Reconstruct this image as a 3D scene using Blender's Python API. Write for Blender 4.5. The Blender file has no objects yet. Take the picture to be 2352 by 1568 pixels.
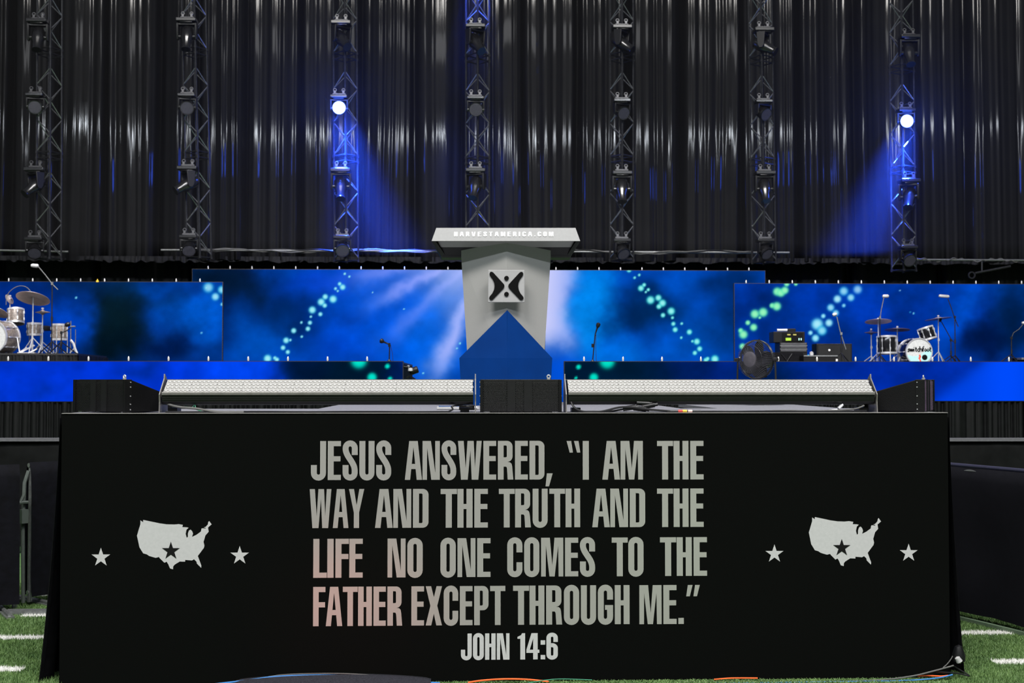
import bpy, math, random
import numpy as np
from mathutils import Vector, Matrix, Euler
from mathutils.geometry import tessellate_polygon
random.seed(7); rng = np.random.default_rng(7)
S = bpy.context.scene
COL = S.collection
R = math.radians

# ------------------------------------------------------------------ camera
CAM = Vector((-0.2284, -7.1035, 1.6466)); YAW, PITCH, F = 0.0338, 0.0301, 2960.0
cd = bpy.data.cameras.new('camera'); cam = bpy.data.objects.new('camera', cd); COL.objects.link(cam)
cd.sensor_width = 36.0; cd.lens = F * 36.0 / 2352.0; cd.clip_end = 300
cam.location = CAM; cam.rotation_euler = (math.pi/2 + PITCH, 0, -YAW)
S.camera = cam
cd.dof.use_dof = True; cd.dof.focus_distance = 7.6; cd.dof.aperture_fstop = 6.0

_F = Vector((math.sin(YAW)*math.cos(PITCH), math.cos(YAW)*math.cos(PITCH), math.sin(PITCH)))
_R = Vector((math.cos(YAW), -math.sin(YAW), 0)); _U = _R.cross(_F)
def ray(px, py): return _F + _R*((px-1176)/F) + _U*((784-py)/F)
def W(px, py, Y):
    d = ray(px, py); return CAM + d*((Y-CAM.y)/d.y)
def G(px, py, z=0.0):
    d = ray(px, py); return CAM + d*((z-CAM.z)/d.z)
def PX(p):
    d = Vector(p)-CAM; z = d.dot(_F); return 1176+F*d.dot(_R)/z, 784-F*d.dot(_U)/z

# ------------------------------------------------------------------ world, light, exposure
w = bpy.data.worlds.new('hall'); S.world = w; w.use_nodes = True
w.node_tree.nodes['Background'].inputs[0].default_value = (0.62, 0.68, 0.8, 1)
w.node_tree.nodes['Background'].inputs[1].default_value = 0.11
S.view_settings.view_transform = 'Standard'; S.view_settings.look = 'None'
S.view_settings.gamma = 1; S.view_settings.use_curve_mapping = False; S.view_settings.exposure = 0.0
def area(loc, target, sx, sy, power, col):
    l = bpy.data.lights.new('flood', 'AREA'); l.shape = 'RECTANGLE'; l.size = sx; l.size_y = sy
    l.energy = power; l.color = col
    o = bpy.data.objects.new('flood_light', l); COL.objects.link(o); o.location = loc
    o.rotation_euler = (Vector(target)-Vector(loc)).to_track_quat('-Z', 'Y').to_euler(); return o
def spot(loc, target, ang, power, col, blend=.5, size=.05, sx=1):
    l = bpy.data.lights.new('spot', 'SPOT'); l.spot_size = R(ang); l.spot_blend = blend; l.energy = power
    l.color = col; l.shadow_soft_size = size
    o = bpy.data.objects.new('spot_light', l); COL.objects.link(o); o.location = loc
    o.rotation_euler = (Vector(target)-Vector(loc)).to_track_quat('-Z', 'Y').to_euler(); o.scale = (sx, 1, 1); return o
# arena floodlights above the field, and an unseen wash added to brighten the drums
area((-9, -16, 26.2), (0, 0, 1), 10, 5, 8200, (1, .97, .93))
area((9, -16, 26.2), (0, 0, 1), 10, 5, 8200, (1, .97, .93))
area((0, 5, 16), (0, 5, 0), 14, 4, 800, (.96, .97, 1))
area((0, 9, 13), (0, 18, 1.9), 18, 2, 1150, (.96, .95, 1)).data.spread = R(62)
# added unseen red and green spots imitating surroundings and turf reflected in the lettering
spot((-3.2, -6.5, .5), (-.88, 0, .30), 10, 470, (1, .09, .04), 1.0, .2)
spot((3.0, -6.5, .4), (.75, 0, .35), 24, 62, (.35, 1, .35), 1.0, .2)
# lower rows of arena floods, whose glints show on the satin drape
for fx_, fp in ((-21, .35), (-12.5, .8), (-5.0, 1.0), (2.5, .9), (9.5, 1.0), (17, .55)):
    area((fx_, -16, 16.0), (fx_*.4, 26, 6), 3.2, .5, 620*fp, (.86, .92, 1))

# ------------------------------------------------------------------ materials
MATS = {}
def mat(name, col, rough=.5, metal=0., spec=.5, var=.12, scale=30., bump=0., sheen=0., coat=0.):
    if name in MATS: return MATS[name]
    m = bpy.data.materials.new(name); m.use_nodes = True; nt = m.node_tree; b = nt.nodes['Principled BSDF']
    tc = nt.nodes.new('ShaderNodeTexCoord'); n = nt.nodes.new('ShaderNodeTexNoise')
    n.inputs['Scale'].default_value = scale; n.inputs['Detail'].default_value = 4
    nt.links.new(tc.outputs['Object'], n.inputs['Vector'])
    r = nt.nodes.new('ShaderNodeValToRGB'); r.color_ramp.elements[0].position = .3; r.color_ramp.elements[1].position = .7
    r.color_ramp.elements[0].color = tuple(c*(1-var) for c in col)+(1,)
    r.color_ramp.elements[1].color = tuple(min(1, c*(1+var)) for c in col)+(1,)
    nt.links.new(n.outputs['Fac'], r.inputs[0]); nt.links.new(r.outputs[0], b.inputs['Base Color'])
    b.inputs['Roughness'].default_value = rough; b.inputs['Metallic'].default_value = metal
    b.inputs['Specular IOR Level'].default_value = spec
    if sheen: b.inputs['Sheen Weight'].default_value = sheen
    if coat: b.inputs['Coat Weight'].default_value = coat; b.inputs['Coat Roughness'].default_value = .1
    if bump:
        bp = nt.nodes.new('ShaderNodeBump'); bp.inputs['Strength'].default_value = bump
        bp.inputs['Distance'].default_value = .01
        nt.links.new(n.outputs['Fac'], bp.inputs['Height']); nt.links.new(bp.outputs[0], b.inputs['Normal'])
    MATS[name] = m; return m
def emis(name, col, s):
    m = mat(name, (.02, .02, .02)); b = m.node_tree.nodes['Principled BSDF']
    b.inputs['Emission Color'].default_value = tuple(col)+(1,); b.inputs['Emission Strength'].default_value = s; return m
M_fascia = mat('fascia_black', (.0019, .0022, .0019), .85, 0, .05, .35, 300, .1)
M_edge = mat('pale_edge', (.22, .21, .20), .7)
M_deck = mat('deck_grey', (.20, .20, .225), .7, 0, .3, .25, 60)
M_vinyl = mat('silver_vinyl', (.37, .345, .34), .42, .35, .5, .10, 500)
M_hash = mat('hash_paint', (.62, .62, .60), .8)
M_white = mat('white_vinyl', (.44, .435, .44), .6, 0, .3, .04, 60)
M_blackv = mat('black_vinyl', (.004, .004, .004), .7, 0, .15)
M_cloth = mat('black_cloth', (.0035, .0035, .0045), .85, 0, .08, .4, 25, .3)
M_clothn = mat('navy_black_cloth', (.0018, .0019, .0036), .8, 0, .12, .4, 18, .3)
M_satin = mat('black_satin', (.0028, .003, .0034), .45, 0, .3, .3, 8)
M_drape = mat('black_drape', (.0028, .0028, .0031), .6, 0, .10, .22, 3.0, 0, 0, .38); M_drape.node_tree.nodes['Principled BSDF'].inputs['Coat Roughness'].default_value = .062
M_hem = mat('drape_hem', (.008, .008, .010), .7, 0, .3, .5, 12, .6)
M_steel = mat('steel', (.30, .31, .31), .4, .8, .5, .2, 40)
M_chrome = mat('chrome', (.74, .74, .76), .30, .65, .5, .05)
M_truss = mat('truss_paint', (.035, .036, .04), .32, .6, .5, .3, 20)
M_brace = mat('truss_brace', (.36, .365, .38), .25, .8, .5, .3, 20)
M_head = mat('lamp_plastic', (.009, .009, .010), .25, 0, .6, .2, 20, 0, 0, .5)
M_headd = mat('lamp_matt', (.006, .006, .007), .45, 0, .5)
M_lens = mat('lamp_lens', (.065, .065, .085), .35, .2, .6, .6, 90)
M_lensd = mat('lens_dark', (.01, .01, .012), .05, 0, .9)
M_lit = emis('lit_lens', (.45, .60, 1), 6)
M_alu = mat('brushed_silver', (.38, .375, .365), .42, .4, .4, .04, 400)
M_lip = mat('silver_lip', (.34, .34, .34), .75, 0, .08, .03, 50)
M_under = mat('dark_underside', (.006, .006, .006), .5)
M_blue = mat('blue_lacquer', (.0, .028, .155), .45, 0, .12, .08, 6)
M_batt = mat('batten_black', (.006, .006, .006), .4, .3, .5)
M_lipm = mat('batten_grey', (.24, .228, .215), .4, .6, .5)
M_lensb = mat('batten_lens', (.40, .395, .38), .25, 0, .5, .06, 90)
M_lensbase = mat('batten_reflector', (.34, .335, .32), .5, .1)
M_speak = mat('speaker_black', (.003, .003, .0033), .5, 0, .22, .2, 200, .15)
M_grille = mat('grille_black', (.007, .007, .007), .5, .2, .4)
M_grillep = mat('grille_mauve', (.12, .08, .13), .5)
M_strip = mat('grille_band', (.007, .007, .0075), .55, 0, .25)
M_cable = mat('cable_black', (.005, .005, .006), .4)
M_cgrey = mat('cable_grey', (.11, .11, .105), .5); M_cblue = mat('cable_blue', (.05, .20, .50), .4)
M_cor = mat('cable_orange', (.85, .13, .03), .4); M_cgreen = mat('cable_green', (.05, .22, .13), .4)
M_red = mat('tape_red', (.6, .03, .02)); M_yel = mat('tape_yellow', (.8, .5, .03)); M_pink = mat('tape_pink', (.75, .5, .45))
M_whitep = mat('white_plastic', (.42, .42, .42), .35)
M_glass = mat('fan_cage_wire', (.16, .16, .18), .3, .6)
M_fan = mat('fan_black', (.02, .02, .022), .3, 0, .6); M_hub = mat('fan_hub', (.085, .08, .095), .45, .1)
M_shell = mat('drum_pearl', (.20, .165, .14), .3, .1, .5, .5, 40); M_shellb = mat('drum_black', (.006, .006, .007), .12, 0, .8)
M_skin = mat('drum_head', (.50, .51, .49), .5); M_bronze = mat('cymbal_bronze', (.50, .40, .38), .38, .45, .5, .15, 12)
M_bronzed = mat('cymbal_dark', (.32, .26, .24), .4, .5, .5, .2, 12)
M_blackm = mat('black_metal', (.008, .008, .009), .4, .2)
M_teal = mat('teal_print', (.36, .62, .60), .6); M_redp = mat('red_print', (.70, .07, .04), .6); M_ink = mat('ink', (.004, .004, .004), .8, 0, .08)
M_mat = mat('charcoal_mat', (.028, .028, .036), .9, 0, .1, .4, 120, .5)
M_bolt = mat('bolt_bright', (.75, .73, .70), .35, .3); M_screenb = mat('screen_case', (.006, .006, .007), .5)
M_wood = mat('barrier_hem', (.10, .10, .11), .8)

# ------------------------------------------------------------------ builders
def tag(o, label=None, cat=None, group=None, kind=None):
    if label: o['label'] = label
    if cat: o['category'] = cat
    if group: o['group'] = group
    if kind: o['kind'] = kind
    return o
def thing(name, label, cat, loc=(0, 0, 0), rot=(0, 0, 0), group=None):
    o = bpy.data.objects.new(name, None); COL.objects.link(o); o.location = loc; o.rotation_euler = rot
    o.empty_display_size = .1
    return tag(o, label, cat, group)
def inst(o, parent=None, loc=None, rot=None, top=False):
    c = o.copy(); COL.objects.link(c); c.parent = parent
    if loc is not None: c.location = loc
    if rot is not None: c.rotation_euler = rot
    return c
def copy_tree(o, parent=None):
    c = inst(o, parent)
    for ch in o.children: copy_tree(ch, c)
    return c
class MB:
    def __init__(s): s.v = []; s.f = []
    def add(s, vs, fs):
        n = len(s.v); s.v += [tuple(v) for v in vs]; s.f += [tuple(i+n for i in f) for f in fs]; return s
    def box(s, c, d, M=None):
        vs = [Vector((x*d[0]/2, y*d[1]/2, z*d[2]/2)) for x in (-1, 1) for y in (-1, 1) for z in (-1, 1)]
        if M: vs = [M @ v for v in vs]
        vs = [v+Vector(c) for v in vs]
        return s.add(vs, [(0, 1, 3, 2), (4, 6, 7, 5), (0, 4, 5, 1), (2, 3, 7, 6), (0, 2, 6, 4), (1, 5, 7, 3)])
    def tube(s, a, b, r, n=8, r2=None):
        a = Vector(a); b = Vector(b); r2 = r if r2 is None else r2; d = (b-a).normalized()
        u = d.orthogonal().normalized(); v = d.cross(u)
        A = [a+(u*math.cos(t)+v*math.sin(t))*r for t in [2*math.pi*i/n for i in range(n)]]
        B = [b+(u*math.cos(t)+v*math.sin(t))*r2 for t in [2*math.pi*i/n for i in range(n)]]
        return s.add(A+B, [(i, (i+1) % n, n+(i+1) % n, n+i) for i in range(n)]+[tuple(range(n))[::-1], tuple(range(n, 2*n))])
    def path(s, pts, r, n=6):
        pts = [Vector(p) for p in pts]; rings = []; u = None
        for i, p in enumerate(pts):
            d = (pts[min(i+1, len(pts)-1)]-pts[max(i-1, 0)]).normalized()
            u = d.orthogonal().normalized() if u is None else (u-d*u.dot(d)).normalized()
            v = d.cross(u); rings += [p+(u*math.cos(2*math.pi*k/n)+v*math.sin(2*math.pi*k/n))*r for k in range(n)]
        m = len(pts)
        fs = [(i*n+k, i*n+(k+1) % n, (i+1)*n+(k+1) % n, (i+1)*n+k) for i in range(m-1) for k in range(n)]
        return s.add(rings, fs+[tuple(range(n))[::-1], tuple(range((m-1)*n, m*n))])
    def lathe(s, prof, o=(0, 0, 0), M=None, n=20, close=False):
        vs = []
        for r, z in prof:
            for k in range(n):
                t = 2*math.pi*k/n; p = Vector((r*math.cos(t), r*math.sin(t), z))
                if M: p = M @ p
                vs.append(p+Vector(o))
        m = len(prof); fs = [(i*n+k, i*n+(k+1) % n, (i+1)*n+(k+1) % n, (i+1)*n+k) for i in range(m-1) for k in range(n)]
        if close: fs += [((m-1)*n+k, (m-1)*n+(k+1) % n, (k+1) % n, k) for k in range(n)]
        else: fs += [tuple(range(n))[::-1], tuple(range((m-1)*n, m*n))]
        return s.add(vs, fs)
    def ring(s, R0, r, o=(0, 0, 0), M=None, n=32, m=6):
        return s.lathe([(R0+r*math.cos(2*math.pi*j/m), r*math.sin(2*math.pi*j/m)) for j in range(m)], o, M, n, True)
    def prism(s, poly, fn, d0, d1):
        """poly 2D outline; fn(u, v, d) gives the 3D point; faces at depth d0 (front) and d1 (back)"""
        n = len(poly); tris = tessellate_polygon([[Vector((p[0], p[1], 0)) for p in poly]])
        vs = [fn(u, v, d0) for u, v in poly]+[fn(u, v, d1) for u, v in poly]
        fs = [tuple(t) for t in tris]+[tuple(i+n for i in t[::-1]) for t in tris]
        return s.add(vs, fs+[(i, (i+1) % n, n+(i+1) % n, n+i) for i in range(n)])
    def build(s, name, m, parent=None, smooth=False, bevel=0, loc=None, fix=True):
        me = bpy.data.meshes.new(name); me.from_pydata(s.v, [], s.f); me.update()
        if fix:
            import bmesh
            bm = bmesh.new(); bm.from_mesh(me); bmesh.ops.recalc_face_normals(bm, faces=bm.faces); bm.to_mesh(me); bm.free()
        if smooth:
            me.polygons.foreach_set('use_smooth', [True]*len(me.polygons)); me.set_sharp_from_angle(angle=R(40))
        me.materials.append(m); o = bpy.data.objects.new(name, me); COL.objects.link(o); o.parent = parent
        if loc is not None: o.location = loc
        if bevel:
            b = o.modifiers.new('bevel', 'BEVEL'); b.width = bevel; b.segments = 2; b.limit_method = 'ANGLE'
        return o
def vn(x, y, seed=0):
    """smooth value noise on numpy arrays"""
    r = np.random.default_rng(seed).random((64, 64)); xi = np.floor(x).astype(int); yi = np.floor(y).astype(int)
    fx = x-xi; fy = y-yi; fx = fx*fx*(3-2*fx); fy = fy*fy*(3-2*fy)
    a = r[xi % 64, yi % 64]; b = r[(xi+1) % 64, yi % 64]; c = r[xi % 64, (yi+1) % 64]; d = r[(xi+1) % 64, (yi+1) % 64]
    return (a*(1-fx)+b*fx)*(1-fy)+(c*(1-fx)+d*fx)*fy
def fbm(x, y, seed=0, o=4): return sum(vn(x*2**i+7*i, y*2**i+3*i, seed+i)*.5**i for i in range(o))/sum(.5**i for i in range(o))
def grid_mesh(name, P, m, parent=None, smooth=True):
    """P: array (rows, cols, 3)"""
    a, b = P.shape[:2]; me = bpy.data.meshes.new(name)
    idx = np.arange(a*b).reshape(a, b)
    f = np.stack([idx[:-1, :-1], idx[:-1, 1:], idx[1:, 1:], idx[1:, :-1]], -1).reshape(-1, 4)
    me.vertices.add(a*b); me.vertices.foreach_set('co', P.reshape(-1)); me.loops.add(len(f)*4)
    me.loops.foreach_set('vertex_index', f.reshape(-1)); me.polygons.add(len(f))
    me.polygons.foreach_set('loop_start', np.arange(0, len(f)*4, 4)); me.polygons.foreach_set('loop_total', np.full(len(f), 4))
    me.update(calc_edges=True); me.validate()
    if smooth: me.polygons.foreach_set('use_smooth', [True]*len(me.polygons))
    me.materials.append(m); o = bpy.data.objects.new(name, me); COL.objects.link(o); o.parent = parent; return o
def pleats(name, x0, x1, z0, z1, Y, fold, amp, seed, m, parent=None, dx=.025, rows=8, hem=0., origin=(0, 0, 0), flare=0., tight=0.):
    n = max(4, int((x1-x0)/dx)); x = np.linspace(x0, x1, n); u = x/fold
    ph = u+1.1*(vn(u*.45+3, u*0, seed)-.5)*2
    if fold > .2:
        base = .55*vn(u*.8, u*0+2, seed+8)+.30*vn(u*2.1, u*0+1, seed+1)+.18*vn(u*4.6, u*0+4, seed+9)+.45*(vn(u*.25, u*0+5, seed+4)-.5)
        base -= .9*np.exp(-((x-x0)/.10)**2)+.9*np.exp(-((x-x1)/.10)**2)
    else: base = np.abs(np.sin(ph*math.pi))**.8*.6+.4*vn(u*2.3, u*0+1, seed+1)+.5*(vn(u*.25, u*0+5, seed+4)-.5)
    P = np.zeros((rows, n, 3))
    for j in range(rows):
        t = j/(rows-1); z = z0+(z1-z0)*t; a = amp*(1-tight*t)
        sh = .25*fold*(vn(u*.3+9, u*0+t*1.5, seed+2)-.5)
        P[j, :, 0] = x+sh; P[j, :, 1] = Y-a*base*(.9+.2*vn(u*.8, u*0+t*2.5, seed+3))-flare*(1-t)**2
        P[j, :, 2] = z+(hem*(vn(u*1.2, u*0, seed+6)-.5) if j == 0 else 0)
    P -= np.array(origin); return grid_mesh(name, P, m, parent)

# ------------------------------------------------------------------ structure: turf floor
def turf_material():
    m = bpy.data.materials.new('turf_ground'); m.use_nodes = True; nt = m.node_tree; b = nt.nodes['Principled BSDF']
    tc = nt.nodes.new('ShaderNodeTexCoord'); n1 = nt.nodes.new('ShaderNodeTexNoise'); n1.inputs['Scale'].default_value = 9
    n1.inputs['Detail'].default_value = 8; r = nt.nodes.new('ShaderNodeValToRGB')
    r.color_ramp.elements[0].color = (.020, .055, .014, 1); r.color_ramp.elements[1].color = (.09, .20, .05, 1)
    nt.links.new(tc.outputs['Object'], n1.inputs[0]); nt.links.new(n1.outputs[0], r.inputs[0]); nt.links.new(r.outputs[0], b.inputs['Base Color'])
    b.inputs['Roughness'].default_value = .9; return m
fl = MB().box((0, 10, -.05), (90, 80, .1)).build('floor', turf_material()); tag(fl, kind='structure')
HASH = []
def hashmark(px0, px1, py, th=.10):
    a = G(px0, py); b = G(px1, py); yc = (a.y+b.y)/2; HASH.append((a.x, b.x, yc-th/2, yc+th/2))
    o = MB().box(((a.x+b.x)/2, yc, .003), (b.x-a.x, th, .006)).build('hash_mark', M_hash, fl)
hashmark(-420, 50, 1541); hashmark(-900, 330, 1468); hashmark(53, 300, 1414, .11); hashmark(92, 300, 1367, .11)
hashmark(2120, 2600, 1455); hashmark(2278, 2700, 1521)
def turf(name, x0, x1, y0, y1, N, h=.020):
    x = rng.uniform(x0, x1, N); y = rng.uniform(y0, y1, N); a = rng.uniform(0, math.tau, N); wd = rng.uniform(.0022, .0042, N)
    hh = h*rng.uniform(.6, 1.25, N); le = rng.uniform(-.012, .012, (N, 2))
    P = np.zeros((N, 3, 3)); P[:, 0] = np.stack([x-np.cos(a)*wd, y-np.sin(a)*wd, 0*x], 1); P[:, 1] = np.stack([x+np.cos(a)*wd, y+np.sin(a)*wd, 0*x], 1)
    P[:, 2] = np.stack([x+le[:, 0], y+le[:, 1], hh], 1)
    me = bpy.data.meshes.new(name); me.vertices.add(N*3); me.vertices.foreach_set('co', P.reshape(-1)); me.loops.add(N*3)
    me.loops.foreach_set('vertex_index', np.arange(N*3)); me.polygons.add(N); me.polygons.foreach_set('loop_start', np.arange(0, N*3, 3))
    me.polygons.foreach_set('loop_total', np.full(N, 3)); me.update(calc_edges=True)
    g = fbm(x*9, y*9, 3)*.8+rng.uniform(0, .5, N); c = np.stack([.045+.10*g, .10+.145*g, .030+.045*g, 1+0*g], 1)
    for (a0, a1, b0, b1) in HASH:
        k = (x > a0) & (x < a1) & (y > b0-.004) & (y < b1+.004); c[k] = (.72, .72, .68, 1)
    at = me.color_attributes.new('tint', 'FLOAT_COLOR', 'POINT'); at.data.foreach_set('color', np.repeat(c, 3, 0).reshape(-1))
    if 'blade' not in MATS:
        m = mat('blade', (.1, .2, .05), .55, 0, .35); nt = m.node_tree; v = nt.nodes.new('ShaderNodeVertexColor'); v.layer_name = 'tint'
        nt.links.new(v.outputs[0], nt.nodes['Principled BSDF'].inputs['Base Color'])
    me.materials.append(MATS['blade']); o = bpy.data.objects.new(name, me); COL.objects.link(o); return o
tag(turf('turf', -3.9, -2.42, -.25, 4.6, 120000), 'green artificial turf with white hash marks left of the black stage front', 'turf', kind='stuff')
tag(turf('turf', 2.42, 3.5, -.25, 2.6, 70000), 'green artificial turf with white hash marks right of the black stage front', 'turf', kind='stuff')
tag(turf('turf', -.6, 2.42, -.25, -.005, 16000, .009), 'thin strip of green turf along the foot of the black stage front', 'turf', kind='stuff')

# ------------------------------------------------------------------ structure: back wall of the hall
bw = MB().box((0, 30, 8), (60, .3, 18)).build('wall_back', mat('hall_wall', (.01, .01, .011), .8)); tag(bw, kind='structure')

# ------------------------------------------------------------------ black drapes
DY = 26.0
dr = thing('stage_drape', 'tall black pleated drape hanging behind the seven lighting trusses', 'curtain', (0, DY, 4.4))
zb = W(1176, 601, DY).z
edges = [-700, -560, -430, -300, -180, -60, 24, 128, 240, 362, 455, 565, 690, 828, 950, 1060, 1200, 1320, 1440, 1560, 1700, 1830, 1960, 2095, 2215, 2420, 2550, 2690, 2830, 2980]
for i in range(len(edges)-1):
    x0 = W(edges[i], 300, DY).x; x1 = W(edges[i+1], 300, DY).x+.05
    pleats('drape_panel', x0, x1, zb, 13.8, DY+.06*(i % 2), (.30+.14*((i*7) % 5)/4), .26+.06*((i*3) % 4)/3, 20+i, M_drape, dr, .018, 14, .05, (0, DY, 4.4))
    pleats('hem', x0, x1, zb-.03, zb+.10, DY-.12, .16, .07, 60+i, M_hem, dr.children[-1], .03, 4, .08, (0, DY, 4.4))
lc = thing('lower_drape', 'dark pleated drape filling the gap between the tall drape and the screens', 'curtain', (0, 27.2, 0))
for i in range(16):
    x0 = -20+2.5*i; pleats('drape_panel', x0, x0+2.52, .05, 5.6, 27.2, .36, .16, 90+i, M_satin, lc, .03, 4, 0, (0, 27.2, 0))
# pleated skirt under the lower screens
SY = 12.62
for sgn, xa, xb, lab in ((-1, -9.5, -.62, 'black pleated skirt under the lower left screen band'), (1, 1.95, 10.5, 'black pleated skirt under the lower right screen band')):
    sk = thing('stage_skirt', lab, 'skirt', (xa, SY, 0)); n = 4
    for i in range(n):
        a = xa+(xb-xa)*i/n; b = xa+(xb-xa)*(i+1)/n+.01
        pleats('skirt_panel', a, b, .02, 1.325, SY, .13, .09, 120+i+int(xa), M_satin, sk, .012, 6, 0, (xa, SY, 0))

# ------------------------------------------------------------------ main stage blocks
def block(name, label, pts, z0, z1, m, cat='stage'):
    o = thing(name, label, cat, (pts[0][0], pts[0][1], z0))
    MB().prism(pts, lambda u, v, d: Vector((u-pts[0][0], v-pts[0][1], d-z0)), z0, z1-.03).build('stage_body', m, o)
    MB().prism(pts, lambda u, v, d: Vector((u-pts[0][0], v-pts[0][1], d-z0)), z1-.029, z1).build('deck_board', M_under, o); return o
zs = 1.925
xL = W(925, 830, 12.55).x; xR = W(1297, 830, 12.55).x
block('main_stage', 'black left half of the main stage carrying the pearl drum kit', [(-10.5, 12.66), (xL, 12.66), (xL, 16.0), (-3.5, 16.4), (-3.5, 22.2), (-10.5, 22.2)], 0, zs, M_cloth)
block('main_stage', 'black right half of the main stage carrying the black drum kit', [(xR, 12.66), (11.5, 12.66), (11.5, 22.2), (4.5, 22.2), (4.5, 16.4), (xR+.7, 15.5)], 0, zs, M_cloth)

# ------------------------------------------------------------------ LED screens
def srgb(c): c = np.asarray(c, float)/255; return np.where(c <= .04045, c/12.92, ((c+.055)/1.055)**2.4)
m = bpy.data.materials.new('led_picture'); m.use_nodes = True; nt = m.node_tree; b = nt.nodes['Principled BSDF']
v = nt.nodes.new('ShaderNodeVertexColor'); v.layer_name = 'picture'; nt.links.new(v.outputs[0], b.inputs['Emission Color'])
b.inputs['Emission Strength'].default_value = 1.0; b.inputs['Base Color'].default_value = (0, 0, 0, 1); b.inputs['Roughness'].default_value = .9; b.inputs['Specular IOR Level'].default_value = 0
M_led = m
def led(name, label, x0, x1, z0, z1, Y, fn, cell, bolt_px, bolt_pitch, bolt_off, group='bolts'):
    o = thing(name, label, 'screen', ((x0+x1)/2, Y, z0))
    nx = int((x1-x0)/cell)+1; nz = int((z1-z0)/cell)+1; X, Z = np.meshgrid(np.linspace(x0, x1, nx), np.linspace(z0, z1, nz))
    P = np.stack([X-(x0+x1)/2, X*0-.002, Z-z0], -1)
    a = grid_mesh('picture', P, M_led, o, False)
    D = np.stack([X, X*0+Y, Z], -1)-np.array(CAM); zz = D@np.array(_F); px = 1176+F*(D@np.array(_R))/zz; py = 784-F*(D@np.array(_U))/zz
    c = np.clip(fn(px, py), 0, 255); c = srgb(c); c = np.concatenate([c, np.ones(c.shape[:2]+(1,))], -1)
    at = a.data.color_attributes.new('picture', 'FLOAT_COLOR', 'POINT'); at.data.foreach_set('color', c.reshape(-1))
    MB().box((0, .05, (z1-z0)/2), (x1-x0+.02, .09, z1-z0+.02)).build('screen_case', M_screenb, o)
    bm_ = MB().lathe([(.0, 0), (.012, .0), (.015, .03), (.010, .06), (.0, .07)], n=8); first = None
    k = 0; x = x0+bolt_off
    while x < x1:
        if first is None: first = bm_.build('rigging_bolt', M_bolt, o, True, loc=(x-(x0+x1)/2, .04, z1-z0+.012))
        else: inst(first, o, (x-(x0+x1)/2, .04, z1-z0+.012))
        x += bolt_pitch; k += 1
    return o
def paint(px, py, base, blobs, warp=18, seed=1, tex=.10):
    wx = px+warp*2*(fbm(px/60, py/60, seed)-.5)*2; wy = py+warp*2*(fbm(px/60+9, py/60, seed+11)-.5)*2
    c = np.zeros(px.shape+(3,))+np.array(base, float)
    for (cx, cy, sx, sy, ang, col, al, pw) in blobs:
        a = math.radians(ang); dx = wx-cx; dy = wy-cy; u = (dx*math.cos(a)+dy*math.sin(a))/sx; q = (-dx*math.sin(a)+dy*math.cos(a))/sy
        k = (al*np.exp(-(u*u+q*q)**pw))[..., None]; c = c*(1-k)+np.array(col, float)*k
    n = (1+tex*2*(fbm(px/45, py/38, seed+5, 5)-.5)*2)[..., None]; return c*n
def dots(c, px, py, L, org, s, col, core=(225, 250, 255)):
    for d in L:
        cx = org[0]+d[0]/s; cy = org[1]+d[1]/s; r = d[2]/s; q = np.hypot(px-cx, py-cy)/(r*1.08); cc = d[3] if len(d) > 3 else col
        k = (1/(1+np.exp((q-.92)*7)))[..., None]; h = np.exp(-(q*1.15)**3)[..., None]
        c = c*(1-k)+(np.array(cc, float)*(1-.9*h)+(np.array(cc, float)*.30+np.array(core)*.70)*.9*h)*k
    return c
LD = [(1330,105,10),(1369,129,9),(1287,190,15),(1312,218,23),(1252,230,12),(1271,250,9),(1165,299,22),(1131,343,29),(1161,373,18),(1231,319,30),(1056,410,29),(1124,446,17),(1044,467,10),(964,516,10),(1036,518,17),(1019,569,19),(899,585,21),(967,635,10),(835,667,24),(871,664,10),(809,729,19),(849,765,17),(679,820,31),(740,815,14),(757,829,18),(1565,262,6),(1830,402,6),(2303,692,8),(2277,734,7),(1992,944,7)]
RD = [(1092,157,14),(1039,188,14),(1148,271,21),(1112,309,33),(1196,326,18),(1168,353,13),(1222,445,44),(1312,419,34),(1359,480,40),(1318,519,28),(1459,573,41),(1365,619,25),(1474,648,16),(1484,718,23),(1580,715,15),(1505,785,28),(1668,812,29),(1575,877,14),(1703,918,14),(1754,922,34),(1786,1005,28),(1731,1052,24),(1858,1135,26),(1878,1118,20),(1961,1123,42),(975,100,26)]
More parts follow.
